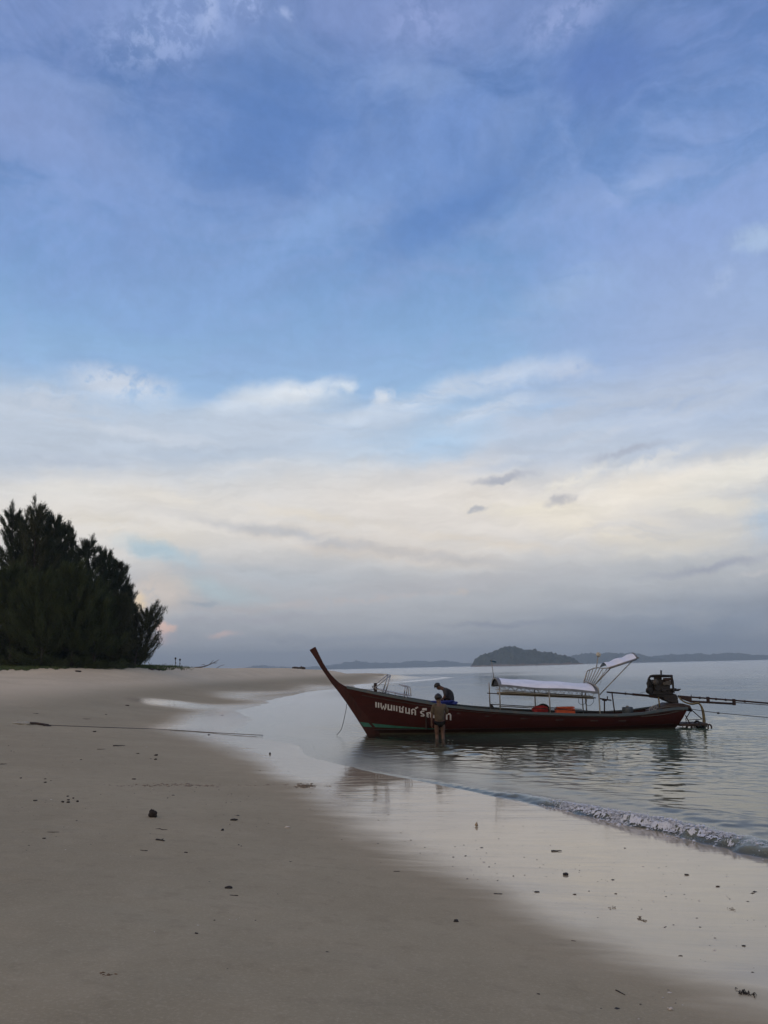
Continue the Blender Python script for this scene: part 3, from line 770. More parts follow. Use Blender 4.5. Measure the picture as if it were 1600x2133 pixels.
# ------------------------------------------------------------------ islands and far ridges
def hill_material(name, c1, c2, rock=None):
    m, nb = mat_new(name)
    t = nb.n('ShaderNodeTexCoord'); v = t.outputs['Object']
    c = nb.mix(nb.rng(nb.noise(v, 0.05, 5, 0.65).outputs['Fac'], .35, .65), c1 + (1,), c2 + (1,))
    if rock:
        s = nb.n('ShaderNodeSeparateXYZ'); nb.l(v, s.inputs[0])
        h = nb.math('ADD', s.outputs[2], nb.math('MULTIPLY', nb.noise(v, 0.04, 4, 0.6).outputs['Fac'], 14.0))
        c = nb.mix(nb.rng(h, 9.0, 13.0), rock + (1,), c)
    p = principled(nb, Base_Color=c, Roughness=0.9); p.inputs['Specular IOR Level'].default_value = 0.1
    out(nb, p.outputs[0]); return m
M['island'] = hill_material('island forest', (0.028, 0.036, 0.022), (0.05, 0.058, 0.034), (0.20, 0.14, 0.10))
M['ridge'] = hill_material('ridge forest', (0.04, 0.05, 0.035), (0.06, 0.07, 0.045))
def hill(name, prof, Y, thick, mat, nx, ny, seed, rough):
    pts = [at_Y(px, py, Y) for px, py in prof]
    xs = np.array([p.x for p in pts]); zs = np.array([max(p.z, 0.0) for p in pts])
    x = np.linspace(xs[0], xs[-1], nx); top = np.interp(x, xs, zs)
    k = np.ones(5) / 5; top = np.convolve(np.pad(top, 2, mode='edge'), k, 'valid')
    v = np.linspace(-1, 1, ny)
    X = np.repeat(x[None], ny, 0); wv = thick * (0.35 + 0.65 * np.clip(top / top.max(), 0, 1))
    Yg = Y + v[:, None] * wv[None]
    env = np.clip(1 - np.abs(v) ** 1.7, 0, 1)[:, None]
    Z = top[None] * env
    Z = Z + noise2(X, Yg, seed, [(rough * 9, rough * .5, 6), (rough * 3.5, rough * .42, 7), (rough * 1.7, rough * .3, 7)]) * np.clip(Z / (rough * 2), 0, 1)
    Z = Z - 1.5
    rz = (X[0].mean(), Y)
    me = grid_mesh(name, X - rz[0], Yg - Y, Z, mat, smooth=False)
    o = link(name, me); o.location = (rz[0], Y, 0)
    return o
isl = hill('island', [(982, 1387), (987, 1379), (1000, 1367), (1020, 1358), (1040, 1352), (1052, 1348), (1064, 1344.5), (1074, 1348), (1086, 1353), (1112, 1353.5), (1126, 1358), (1143, 1357.5), (1165, 1364), (1180, 1367), (1200, 1376), (1216, 1383)], 2500, 120, M['island'], 260, 44, 41, 5.6)
setp(isl, kind='structure')
h1 = hill('hills', [(1150, 1381), (1186, 1368), (1205, 1363), (1228, 1360.5), (1250, 1362), (1268, 1359), (1290, 1361.5), (1315, 1359.5), (1335, 1363.5), (1352, 1370), (1378, 1373), (1420, 1378)], 5200, 300, M['ridge'], 260, 20, 43, 7.0)
setp(h1, kind='structure')
h2 = hill('hills', [(1300, 1378), (1345, 1368.5), (1385, 1364), (1420, 1363), (1445, 1361.5), (1475, 1363.5), (1500, 1361), (1525, 1360), (1545, 1362), (1570, 1364.5), (1600, 1365), (1640, 1362), (1700, 1364), (1780, 1372)], 6000, 350, M['ridge'], 300, 20, 44, 8.0)
setp(h2, kind='structure')
h3 = hill('hills', [(500, 1397), (520, 1389), (545, 1385), (560, 1388), (620, 1391), (690, 1386), (715, 1381), (745, 1377), (770, 1380), (800, 1380.5), (830, 1381), (860, 1376.5), (880, 1377), (900, 1379), (925, 1375.5), (945, 1378), (965, 1382), (1000, 1381), (1040, 1386)], 7600, 350, M['ridge'], 320, 20, 45, 8.0)
setp(h3, kind='structure')

# ------------------------------------------------------------------ haze over the sea
HAZE_DENSITY = 2.1e-4
hz = MB(); hz.box((0, 4400, 85), (19000, 9500, 190))
hm, nb = mat_new('sea haze')
pv = nb.n('ShaderNodeVolumePrincipled')
pv.inputs['Color'].default_value = (0.70, 0.87, 1.0, 1); pv.inputs['Density'].default_value = HAZE_DENSITY; pv.inputs['Anisotropy'].default_value = 0.0
ho = nb.n('ShaderNodeOutputMaterial'); nb.l(pv.outputs[0], ho.inputs['Volume'])
haze = hz.build('haze', hm); setp(haze, kind='stuff')

# ------------------------------------------------------------------ long tail boat
M['hull'] = None
def hull_material():
    m, nb = mat_new('boat paint')
    t = nb.n('ShaderNodeTexCoord'); v = t.outputs['Object']
    s = nb.n('ShaderNodeSeparateXYZ'); nb.l(v, s.inputs[0])
    mp = nb.n('ShaderNodeMapping'); nb.l(v, mp.inputs[0]); mp.inputs['Scale'].default_value = (0.35, 1, 3.0)
    n1 = nb.noise(mp.outputs[0], 2.2, 6, 0.65).outputs['Fac']
    n2 = nb.noise(v, 9, 5, 0.7).outputs['Fac']
    red = nb.mix(nb.rng(n1, .3, .7), (0.051, 0.0112, 0.0095, 1), (0.034, 0.0088, 0.0078, 1))
    red = nb.mix(nb.math('MULTIPLY', nb.rng(n2, .55, .75), 0.45), red, (0.085, 0.030, 0.02, 1))
    low = nb.mix(nb.rng(n1, .3, .7), (0.040, 0.016, 0.013, 1), (0.026, 0.013, 0.011, 1))
    edge = nb.math('ADD', nb.math('MAXIMUM', nb.math('SUBTRACT', 0.13, nb.math('MULTIPLY', s.outputs[0], 0.05)), 0.0), 0.15)
    k = nb.rng(nb.math('SUBTRACT', s.outputs[2], nb.math('ADD', edge, nb.math('MULTIPLY', nb.math('SUBTRACT', n1, 0.5), 0.03))), -0.012, 0.012)
    c = nb.mix(k, low, red)
    wl = nb.rng(nb.math('ADD', s.outputs[2], nb.math('MULTIPLY', nb.math('SUBTRACT', n2, 0.5), 0.05)), 0.02, 0.06, 1.0, 0.0)
    c = nb.mix(nb.math('MULTIPLY', wl, 0.7), c, (0.10, 0.095, 0.06, 1))      # scum line
    p = principled(nb, Base_Color=c, Roughness=nb.rng(n2, .3, .7, .42, .62)); p.inputs['Specular IOR Level'].default_value = 0.18
    # edges of the strakes
    w = nb.n('ShaderNodeTexWave', wave_type='BANDS', bands_direction='Z', wave_profile='SAW')
    nb.l(v, w.inputs[0]); w.inputs['Scale'].default_value = 1.6; w.inputs['Distortion'].default_value = 0.6; w.inputs['Detail'].default_value = 1
    bn = nb.n('ShaderNodeBump'); bn.inputs['Strength'].default_value = 0.5; bn.inputs['Distance'].default_value = 0.012
    nb.l(nb.math('ADD', nb.math('MULTIPLY', w.outputs['Fac'], 0.6), nb.math('MULTIPLY', n2, 0.4)), bn.inputs['Height']); nb.l(bn.outputs[0], p.inputs['Normal'])
    out(nb, p.outputs[0]); return m
M['hull'] = hull_material()
M['prow'] = simple('prow wood', (0.05, 0.014, 0.010), (0.03, 0.010, 0.0075), 0.5, 3, bump=.004, bscale=12, stretch=(3, 3, .6), spec=.15)
M['rail'] = simple('gunwale paint', (0.062, 0.088, 0.098), (0.10, 0.098, 0.088), 0.6, 5, bump=.004, bscale=18, lo=.45, hi=.75)
M['deckpaint'] = simple('deck paint', (0.17, 0.25, 0.29), (0.11, 0.15, 0.17), 0.65, 4)
M['dark_wood'] = simple('dark wood', (0.05, 0.03, 0.022), (0.025, 0.018, 0.015), 0.75, 4, bump=.004, bscale=20)
M['post_wood'] = simple('post wood', (0.035, 0.016, 0.014), (0.02, 0.012, 0.011), 0.7, 6)
M['green'] = simple('green paint', (0.026, 0.135, 0.092), (0.02, 0.095, 0.066), 0.6, 5)
M['white_letter'] = simple('lettering paint', (0.62, 0.62, 0.62), (0.45, 0.44, 0.43), 0.6, 12)
M['tarp'] = simple('white tarpaulin', (0.78, 0.79, 0.83), (0.66, 0.68, 0.73), 0.55, 2.5, bump=.006, bscale=5)
M['trim'] = simple('grey tarpaulin hem', (0.16, 0.175, 0.19), (0.11, 0.12, 0.135), 0.7, 5)
M['pipe'] = simple('galvanised pipe', (0.34, 0.33, 0.29), (0.22, 0.20, 0.17), 0.5, 9, metal=.4)
M['steel'] = simple('stainless pipe', (0.42, 0.42, 0.42), (0.3, 0.3, 0.31), 0.35, 9, metal=.8)
M['plank'] = simple('weathered board', (0.36, 0.34, 0.27), (0.24, 0.22, 0.17), 0.8, 6, bump=.004, bscale=25, stretch=(.3, 3, 3))
M['black'] = simple('black oily metal', (0.012, 0.012, 0.013), (0.03, 0.024, 0.02), 0.55, 14, metal=.2, bump=.004, bscale=60)
M['rubber'] = simple('black rubber', (0.014, 0.014, 0.015), (0.022, 0.021, 0.02), 0.75, 9)  # also blackens the sheets that paint shade into the canopy
M['rust'] = simple('rusty iron', (0.042, 0.021, 0.016), (0.022, 0.015, 0.013), 0.8, 11, bump=.003, bscale=50)
M['cast'] = simple('grey cast metal', (0.09, 0.08, 0.07), (0.04, 0.035, 0.03), 0.6, 13)
M['hose'] = simple('ochre hose', (0.20, 0.155, 0.07), (0.12, 0.095, 0.05), 0.6, 8)
M['rope'] = simple('weathered rope', (0.13, 0.12, 0.10), (0.075, 0.07, 0.06), 0.9, 30)
M['rope_dark'] = simple('wet dark rope', (0.045, 0.043, 0.04), (0.03, 0.028, 0.026), 0.8, 30)
M['pale_rope'] = simple('pale rope', (0.4, 0.39, 0.36), (0.28, 0.27, 0.25), 0.9, 30)
M['red_cloth'] = simple('red cloth', (0.33, 0.02, 0.02), (0.2, 0.014, 0.015), 0.8, 7)
M['orange'] = simple('orange plastic', (0.62, 0.10, 0.025), (0.5, 0.075, 0.02), 0.5, 5)
M['bluegrey'] = simple('blue grey plastic', (0.055, 0.07, 0.08), (0.035, 0.045, 0.052), 0.5, 5)
M['flag'] = simple('blue flag cloth', (0.02, 0.09, 0.15), (0.015, 0.06, 0.1), 0.8, 6)
M['blue_plastic'] = simple('blue plastic', (0.02, 0.035, 0.22), (0.015, 0.026, 0.15), 0.5, 6)
M['lampglass'] = simple('lamp lens', (0.45, 0.42, 0.34), (0.3, 0.28, 0.22), 0.3, 9)

B0 = at_z(765, 1530, 0.0)
S0 = Vector((at_Y(1420, 1520, B0.y - 0.7).x, B0.y, 0))
PHI = math.atan2(S0.y - B0.y, S0.x - B0.x)
L_WL = math.hypot(S0.x - B0.x, S0.y - B0.y)
boat = empty('longtail_boat', (B0.x, B0.y, 0), PHI)
setp(boat, 'long dark red wooden boat with tall raked prow and white canopy in the shallows', 'boat')
BOAT_M = Matrix.Translation((B0.x, B0.y, 0)) @ Matrix.Rotation(PHI, 4, 'Z')
BOAT_I = BOAT_M.inverted()
CAM_L = BOAT_I @ CAM
def bray(px, py): return (BOAT_I.to_3x3() @ ray(px, py)).normalized()
def bp(px, py, off=0.0):
    """point of the boat's own frame (x aft, y away from the beach, z up) on the upright plane y = off"""
    d = bray(px, py)
    return CAM_L + d * ((off - CAM_L.y) / d.y)

# half beam of the gunwale along the boat, and its sheer traced on the near side
S_B, S_E = -0.74, L_WL + 0.28
def half_beam(s):
    u = min(max((s - S_B) / (S_E - S_B), 0), 1)
    fwd = 1 - (1 - min(u / 0.55, 1)) ** 2.3
    aft = 1 - 0.30 * max(0, (u - 0.6) / 0.4) ** 2
    return 0.05 + 0.93 * fwd * aft
_sh = []
for px, py in [(716, 1429), (740, 1434), (760, 1438.5), (800, 1446.5), (860, 1457.5), (930, 1469.5), (1000, 1477), (1100, 1484), (1200, 1487.5), (1290, 1488.5), (1340, 1485), (1375, 1479.5), (1405, 1475), (1434, 1474)]:
    y = -0.4
    for _ in range(6):
        p = bp(px, py, y); y = -half_beam(p.x)
    _sh.append((p.x, p.z))
SHS, SHZ = np.array([a for a, c in _sh]), np.array([c for a, c in _sh])
def sheer(s): return float(np.interp(s, SHS, SHZ))
S_E = SHS[-1]; S_B = SHS[0]
KEEL = -0.38
NT, NV = 90, 16
def hull_pt(t, v):
    """near side (y < 0): t along from stem to transom, v from keel to gunwale"""
    sg = S_B + (S_E - S_B) * t
    G = Vector((sg, -half_beam(sg), sheer(sg)))
    sk = 0.30 + (L_WL - 0.15 - 0.30) * t
    kz = KEEL + 0.25 * max(0, (t - 0.75) / 0.25) ** 2
    K_ = Vector((sk, -0.03, kz))
    sm = 0.5 * (sg + sk) * 0.4 + sk * 0.6 if t < .5 else 0.3 * sg + 0.7 * sk
    # at the stem all three lie on the rake; aft the bilge is round and full
    zc = kz * 0.3 + G.z * 0.12
    full = min(1, t / 0.22)
    stem = K_.lerp(G, (zc - kz) / (G.z - kz))
    Cc = Vector((sk + (sg - sk) * (zc - kz) / (G.z - kz), G.y * (0.88 * full + 0.3 * (1 - full)), zc))
    return K_ * (1 - v) ** 2 + Cc * (2 * v * (1 - v)) + G * v * v
hv = MB()
def side(flip):
    vs = []
    for i in range(NT + 1):
        for j in range(NV + 1):
            p = hull_pt((i / NT) ** 1.15, j / NV); vs.append((p.x, -p.y if flip else p.y, p.z))
    fs = [(i * (NV + 1) + j, (i + 1) * (NV + 1) + j, (i + 1) * (NV + 1) + j + 1, i * (NV + 1) + j + 1) for i in range(NT) for j in range(NV)]
    return vs, fs
vs, fs = side(False); HULL_V, HULL_F = vs, fs
hv.add(vs, fs, True)
vs2, fs2 = side(True); hv.add(vs2, fs2, True)
n1_ = (NT) * (NV + 1)
tv = [vs[n1_ + j] for j in range(NV + 1)] + [vs2[n1_ + j] for j in range(NV, -1, -1)]
hv.add(tv, [tuple(range(len(tv)))])
bv = [vs[j] for j in range(NV + 1)] + [vs2[j] for j in range(NV, -1, -1)]
hv.add(bv, [tuple(range(len(bv)))])
hv.build('hull', M['hull'], boat)
HBVH = BVHTree.FromPolygons([Vector(v) for v in HULL_V], HULL_F)
def on_hull(px, py, lift=0.006):
    d = bray(px, py)
    loc, nrm, _, _ = HBVH.ray_cast(CAM_L, d)
    if loc is None: return None
    if nrm.dot(d) > 0: nrm = -nrm
    return loc + nrm * lift

# stem and prow: one heavy plank, thicker at the hull
le = [(645, 1354), (656.5, 1371), (668, 1390), (690, 1422), (706, 1442), (722, 1464), (745, 1499), (765, 1531)]
ri = [(657, 1347), (664.5, 1363), (673, 1380), (683, 1396.5), (690, 1405.5), (697.5, 1413.5), (707, 1422), (717, 1428), (732, 1434)]
Lp = [bp(*q) for q in le]; Rp = [bp(*q) for q in ri]
low = Lp[-1] + (Lp[-1] - Lp[-2]).normalized() * 0.5
poly = Lp + [low, low + Vector((0.35, 0, 0.1)), bp(775, 1500), bp(745, 1470)] + Rp[::-1]
pm = MB()
cen = bp(700, 1430)
n = len(poly)
vs = [];
for sgn in (-1, 1):
    for p in poly:
        th = 0.055 + 0.03 * min(1, max(0, (1.9 - p.z) / 1.2))
        vs.append((p.x, sgn * th, p.z))
pm.add(vs, [tuple(range(n)), tuple(range(2 * n - 1, n - 1, -1))] + [(i, n + i, n + (i + 1) % n, (i + 1) % n) for i in range(n)])
pm.build('prow', M['prow'], boat, bevel=0.012)

# gunwale cap along each side
for sgn, nm in ((-1, 'gunwale'), (1, 'gunwale')):
    g = MB(); ring = []
    for i in range(71):
        s = S_B + 0.1 + (S_E - S_B - 0.12) * i / 70
        y = half_beam(s); z = sheer(s)
        ring.append([(s, sgn * (y - 0.075), z - 0.02), (s, sgn * (y - 0.075), z + 0.02), (s, sgn * (y + 0.028), z + 0.022), (s, sgn * (y + 0.028), z - 0.055)])
    vv = [p for r_ in ring for p in r_]
    ff = [(i * 4 + k, i * 4 + (k + 1) % 4, (i + 1) * 4 + (k + 1) % 4, (i + 1) * 4 + k) for i in range(70) for k in range(4)] + [(3, 2, 1, 0), (280, 281, 282, 283)]
    g.add(vv, ff); g.build(nm, M['rail'], boat)
# rubbing strip just below the near gunwale
g = MB()
for sgn in (-1, 1):
    pts = []
    for i in range(51):
        s = S_B + 0.5 + (S_E - S_B - 0.6) * i / 50
        t = ((s - S_B) / (S_E - S_B)); p = hull_pt(t, 0.93)
        pts.append((p.x, (p.y - 0.008) * (-sgn), p.z))
    g.tube(pts, 0.014, 6)
g.build('rubbing_strip', M['dark_wood'], boat)

# inside: floor, frames, thwarts, fore deck, stern deck
fl = MB(); fv = []
for i in range(41):
    s = 0.2 + (L_WL - 0.4) * i / 40; y = half_beam(s) * 0.86; fv += [(s, -y, 0.16), (s, y, 0.16)]
fl.add(fv, [(2 * i, 2 * i + 2, 2 * i + 3, 2 * i + 1) for i in range(40)]); fl.build('floor_boards', M['dark_wood'], boat)
fd = MB(); fv = []
for i in range(17):
    s = S_B + 0.3 + 2.35 * i / 16; y = half_beam(s) - 0.06; z = sheer(s) - 0.03; fv += [(s, -y, z), (s, y, z)]
fd.add(fv, [(2 * i, 2 * i + 2, 2 * i + 3, 2 * i + 1) for i in range(16)]); fd.build('fore_deck', M['deckpaint'], boat)
bh = MB(); s = S_B + 2.65; bh.box((s, 0, 0.5), (0.03, 2 * half_beam(s) - 0.16, 0.66)); bh.build('bulkhead', M['dark_wood'], boat)
for s in (3.0, 3.9, 5.0, 6.1, 7.2, 8.1):
    t = MB(); t.box((s, 0, sheer(s) - 0.2), (0.24, 2 * half_beam(s) - 0.10, 0.035)); t.build('thwart', M['dark_wood'], boat)
# raised stern block that carries the engine
sb = MB()
top = [bp(q[0], q[1], -0.3) for q in [(1360, 1481), (1374, 1475), (1385, 1469.5), (1396, 1465), (1419, 1465), (1433, 1469), (1436.5, 1476)]]
bot = [Vector((p.x, 0, min(p.z - 0.1, sheer(p.x) - 0.02))) for p in top]
pl = [(p.x, p.z) for p in top] + [(p.x, p.z) for p in bot[::-1]]
sb.prism([(x, -0.52, z) for x, z in pl], (0, 1.04, 0)); sb.build('stern_block', M['dark_wood'], boat, bevel=0.015)
tb = MB(); s = S_E - 0.02
tb.box((s - 0.02, 0, sheer(s) + 0.005), (0.09, 2 * half_beam(s) - 0.08, 0.1)); tb.build('transom_cap', M['dark_wood'], boat, bevel=0.01)

# green stripe that tapers aft along the bow
st = MB()
tp_ = [(751, 1504.2), (790, 1508), (830, 1512), (870, 1514.8), (900, 1516.6), (932, 1518.4)]
bt_ = [(757.5, 1513.5), (790, 1514.8), (830, 1516.6), (870, 1517.8), (900, 1518.6), (932, 1519.4)]
def lp(T, x): return float(np.interp(x, [q[0] for q in T], [q[1] for q in T]))
vv = []
for i in range(41):
    f = i / 40
    xa = 751 + (932 - 751) * f; xb = 757.5 + (932 - 757.5) * f
    a, c = on_hull(xa, lp(tp_, xa), .009), on_hull(xb, lp(bt_, xb), .009)
    if a is None or c is None: continue
    vv += [a, c]
k = len(vv) // 2
st.add(vv, [(2 * i, 2 * i + 2, 2 * i + 3, 2 * i + 1) for i in range(k - 1)])
# wrap over the stem plank
sv = [bp(749.5, 1503.6, -0.088), bp(756.5, 1513.4, -0.088), bp(775, 1514.5, -0.10), bp(768, 1506, -0.10)]
st.add(sv, [(0, 1, 2, 3)])
st.build('stripe', M['green'], boat)

# lettering, each sign its own raised piece of paint
GL = {
 'e': (0.16, [[(.08, 1), (.08, .08)]]),
 'pho': (0.80, [[(.08, 1), (.08, .35), (.22, .02), (.40, .55), (.58, .02), (.72, .35), (.72, 1)]]),
 'no': (0.62, [[(.08, 1), (.08, .10), (.30, .10), (.54, .28)], [(.54, 1), (.54, .0)]]),
 'so': (0.74, [[(.02, .84), (.16, .92), (.16, .10), (.56, .10), (.56, .62), (.42, .76)], [(.50, .74), (.70, 1.12)]]),
 'do': (0.66, [[(.30, .40), (.10, .34), (.10, .0)], [(.10, .34), (.08, .75), (.24, .94), (.46, .94), (.58, .76), (.58, 0)]]),
 'kar': (0.0, [[(-.30, 1.22), (-.16, 1.20), (-.08, 1.34), (.10, 1.44)]]),
 'ro': (0.58, [[(.06, .08), (.36, .08), (.46, .22), (.38, .40), (.12, .54), (.06, .74), (.22, .92), (.50, .94)]]),
 'ii': (0.0, [[(-.52, 1.22), (-.40, 1.38), (-.14, 1.38), (-.08, 1.22), (-.52, 1.22)], [(-.06, 1.2), (-.06, 1.5)]]),
 'sua': (0.66, [[(.30, .42), (.10, .36), (.10, .10), (.30, .02)], [(.10, .36), (.08, .66), (.26, .76), (.46, .76), (.56, .60), (.56, 0)], [(.48, .80), (.64, 1.08)]]),
 'o': (0.64, [[(.12, .5), (.08, .10), (.52, .10), (.54, .80), (.34, .94), (.08, .86)]]),
 'tho': (0.70, [[(.10, 0), (.10, .98)], [(.10, .70), (.30, .92), (.50, .92), (.60, .76), (.60, 0)]]),
}
TEXT1 = ['e', 'e', 'pho', 'no', 'e', 'e', 'so', 'no', 'do', 'kar']
TEXT2 = ['ro', 'ii', 'sua', 'o', 'ro', 'kar', 'tho']
def ribbon(pts, w):
    """mitred quad strip for a stroke in letter space, finely cut so it follows the hull"""
    P = [np.array(p, float) for p in pts]; o = []
    for i, p in enumerate(P):
        d0 = P[i] - P[i - 1] if i > 0 else P[1] - P[0]
        d1 = P[i + 1] - P[i] if i < len(P) - 1 else P[-1] - P[-2]
        d0 = d0 / np.linalg.norm(d0); d1 = d1 / np.linalg.norm(d1)
        n0 = np.array([-d0[1], d0[0]]); n1 = np.array([-d1[1], d1[0]]); mN = n0 + n1
        mN = mN / max(np.linalg.norm(mN), .3); sc = 1 / max(.55, mN @ n0)
        o.append((p + mN * w * sc, p - mN * w * sc))
    return o
def write(seq, x0, x1, y0, y1, h0, h1):
    tot = sum(GL[g][0] + (0.20 if GL[g][0] else 0) for g in seq) - 0.20
    cur = 0.0
    for g in seq:
        wd_, strokes = GL[g]; mb = MB()
        for stroke in strokes:
            rb = ribbon(stroke, 0.095)
            rows = []
            for a, c in rb:
                row = []
                for (lx, ly), lift in ((a, .010), (c, .010), (a, -.004), (c, -.004)):
                    f = (cur + lx) / tot; px = x0 + (x1 - x0) * f
                    base = y0 + (y1 - y0) * f; h = h0 + (h1 - h0) * f
                    row.append(on_hull(px, base - ly * h, lift))
                rows.append(row)
            if any(q is None for r_ in rows for q in r_): continue
            vv = [q for r_ in rows for q in r_]; m_ = len(rows)
            ff = []
            for i in range(m_ - 1):
                a, c = 4 * i, 4 * (i + 1)
                ff += [(a, c, c + 1, a + 1), (a, a + 2, c + 2, c), (a + 1, c + 1, c + 3, a + 3)]
            e_ = 4 * (m_ - 1); ff += [(0, 1, 3, 2), (e_, e_ + 2, e_ + 3, e_ + 1)]
            mb.add(vv, ff)
        mb.build('letter', M['white_letter'], boat)
        cur += wd_ + (0.20 if wd_ else 0)
write(TEXT1, 782.3, 866.5, 1474.0, 1489.8, 11.8, 12.2)
write(TEXT2, 875.8, 940.3, 1491.6, 1500.2, 11.6, 14.0)

# bow: bitt post, line from the prow, folded boarding ladder of bent pipe
p = MB(); a = bp(782.5, 1448, -.1); p.box((a.x, a.y, a.z + .19), (.105, .105, .40)); a2 = bp(782.5, 1434.8, -.1)
p.box((a2.x, a2.y, a2.z), (.15, .15, .05)); p.build('bitt_post', M['post_wood'], boat, bevel=.008)
l_ = MB(); l_.tube(smooth_path([bp(733, 1432.5), bp(757, 1435.5), bp(779, 1437, -.1)], 5), .008, 5); l_.build('bow_line', M['rope'], boat)
lad = MB()
for off in (-.32, .12):
    q = lambda x, y: bp(x, y, off)
    dx = 0 if off < 0 else -5; dy = 0 if off < 0 else -2.2
    lad.tube(smooth_path([q(781 + dx, 1434.5 + dy), q(850 + dx, 1449 + dy), q(855.5 + dx, 1445 + dy), q(855 + dx, 1436 + dy), q(852.5 + dx, 1431 + dy), q(836 + dx, 1428 + dy)], 4), .017, 6)
    lad.tube([q(780 + dx, 1433.5 + dy), q(813.5 + dx, 1407 + dy)], .017, 6)
    lad.tube([q(813.5 + dx, 1407 + dy), q(802 + dx, 1446 + dy)], .019, 6)
    lad.tube([q(829 + dx, 1445.5 + dy), q(826.5 + dx, 1452.5 + dy)], .015, 6)
    lad.tube([q(849.5 + dx, 1449 + dy), q(844 + dx, 1455.5 + dy)], .015, 6)
for f in (0.2, .5, .85):
    a = bp(781 + 69 * f, 1434.5 + 14.5 * f, -.32); c = bp(776 + 69 * f, 1432.3 + 14.5 * f, .12); lad.tube([a, c], .015, 6)
for xx, yy in ((813.5, 1407), (848.5, 1431), (843.5, 1430)):
    lad.tube([bp(xx, yy, -.32), bp(xx - 5, yy - 2.2, .12)], .016, 6)
lad.tube([bp(848.5, 1431, -.32), bp(846, 1447.5, -.32)], .016, 6); lad.tube([bp(844, 1430, -.32), bp(842, 1446.7, -.32)], .016, 6)
lad.build('boarding_ladder', M['steel'], boat)
cl = MB()
for k in range(4): cl.tube(smooth_path([bp(787 + k * 3, 1444, -.2), bp(790 + 5 * k, 1440 + k, -.22), bp(797 + 4 * k, 1447 - k, -.1), bp(806 + 3 * k, 1449.5, -.2)], 5), .008, 5)
cl.build('line_coil', M['rope'], boat)

# canopy
NEAR, FARO = -0.90, 0.90
posts = [((1039.9, 1424), (1039.9, 1480), NEAR), ((1018.7, 1422), (1018.7, 1475), FARO), ((1143.4, 1432), (1143.4, 1486), NEAR), ((1113.2, 1431), (1113.2, 1480), FARO), ((1212.2, 1438), (1212.2, 1484), FARO)]
for a, c, o in posts:
    m_ = MB(); pa, pc = bp(*a, o), bp(*c, o); m_.tube([Vector((pa.x, o, pc.z - .03)), Vector((pa.x, o, pa.z))], .021, 8); m_.build('canopy_post', M['pipe'], boat)
# the rear hoop is one bent pipe from gunwale over to gunwale
m_ = MB(); q = [bp(1247.7, 1487, NEAR), bp(1247, 1440, NEAR), bp(1245, 1432, NEAR + .04), bp(1239, 1425.5, NEAR + .22), bp(1233, 1422, -.2)]
xh = q[1].x
hoop = [Vector((xh, NEAR, q[0].z - .03)), Vector((xh, NEAR, q[1].z)), Vector((xh - .03, NEAR + .05, q[2].z)), Vector((xh - .1, NEAR + .3, q[3].z + .02)), Vector((xh - .13, 0, q[4].z + .03)), Vector((xh - .1, -NEAR - .3, q[3].z + .02)), Vector((xh, -NEAR, q[1].z)), Vector((xh, -NEAR, q[0].z - .03))]
m_.tube(smooth_path(hoop, 5), .023, 8); m_.build('rear_hoop', M['pipe'], boat)
eF, eR = bp(1043, 1427, NEAR), bp(1240, 1440.5, NEAR)
aF, aR = bp(1036, 1411.3, 0), bp(1232, 1423.5, 0)
xF, xR = bp(1040, 1420, NEAR).x - .03, xh - .02
def roof_pt(u, a, lift=0.0):
    """u along the roof, a from -1 (near edge) to 1 (far edge)"""
    ze = eF.z + (eR.z - eF.z) * u; za = aF.z + (aR.z - aF.z) * u
    z = ze + (za - ze) * (1 - abs(a) ** 2.4) ** 0.75
    sag = 0.022 * math.sin(u * math.pi * 3) ** 2 * (1 - abs(a)) + .018 * math.sin(u * 9.5 + a * 2) * abs(a)
    return Vector((xF + (xR - xF) * u, a * 0.95, z - sag + lift))
roof = MB(); NU, NA = 36, 22
vv = [roof_pt(i / NU, -1 + 2 * j / NA) for i in range(NU + 1) for j in range(NA + 1)]
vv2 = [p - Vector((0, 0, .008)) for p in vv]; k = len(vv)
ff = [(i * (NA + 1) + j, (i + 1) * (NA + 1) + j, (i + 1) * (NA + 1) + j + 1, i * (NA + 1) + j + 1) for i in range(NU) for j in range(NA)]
roof.add(vv, ff, True); shade_ = MB(); shade_.add(vv2, [f[::-1] for f in ff], True); shade_.build('canopy_under_shade', M['rubber'], boat)  # black sheet under the cover: the shade below the roof put into its colour
roof_o = roof.build('canopy_cover', M['tarp'], boat)
hem = MB()
for a in (-1, 1):
    top_ = [roof_pt(i / 40, a) for i in range(41)]
    for i in range(40):
        p0, p1 = top_[i], top_[i + 1]; dz0 = .062 + .012 * math.sin(i * 1.7); dz1 = .062 + .012 * math.sin((i + 1) * 1.7); oy = .012 * a
        hem.add([p0 + Vector((0, oy, .012)), p1 + Vector((0, oy, .012)), p1 + Vector((0, oy * 2, -dz1)), p0 + Vector((0, oy * 2, -dz0)), p0 + Vector((0, -oy, .005)), p1 + Vector((0, -oy, .005)), p1 + Vector((0, 0, -dz1)), p0 + Vector((0, 0, -dz0))],
                [(0, 1, 2, 3), (4, 7, 6, 5), (0, 4, 5, 1), (3, 2, 6, 7)])
for u, du in ((0, .03), (1, -.03)):
    for j in range(NA):
        a0, a1 = -1 + 2 * j / NA, -1 + 2 * (j + 1) / NA
        p0, p1, p2, p3 = roof_pt(u, a0, .008), roof_pt(u, a1, .008), roof_pt(u + du, a1, .008), roof_pt(u + du, a0, .008)
        hem.add([p0, p1, p2, p3], [(0, 1, 2, 3)])
        hem.add([p0, p1, p1 - Vector((0, 0, .05)), p0 - Vector((0, 0, .05))], [(0, 1, 2, 3)])
hem.build('canopy_hem', M['trim'], boat)
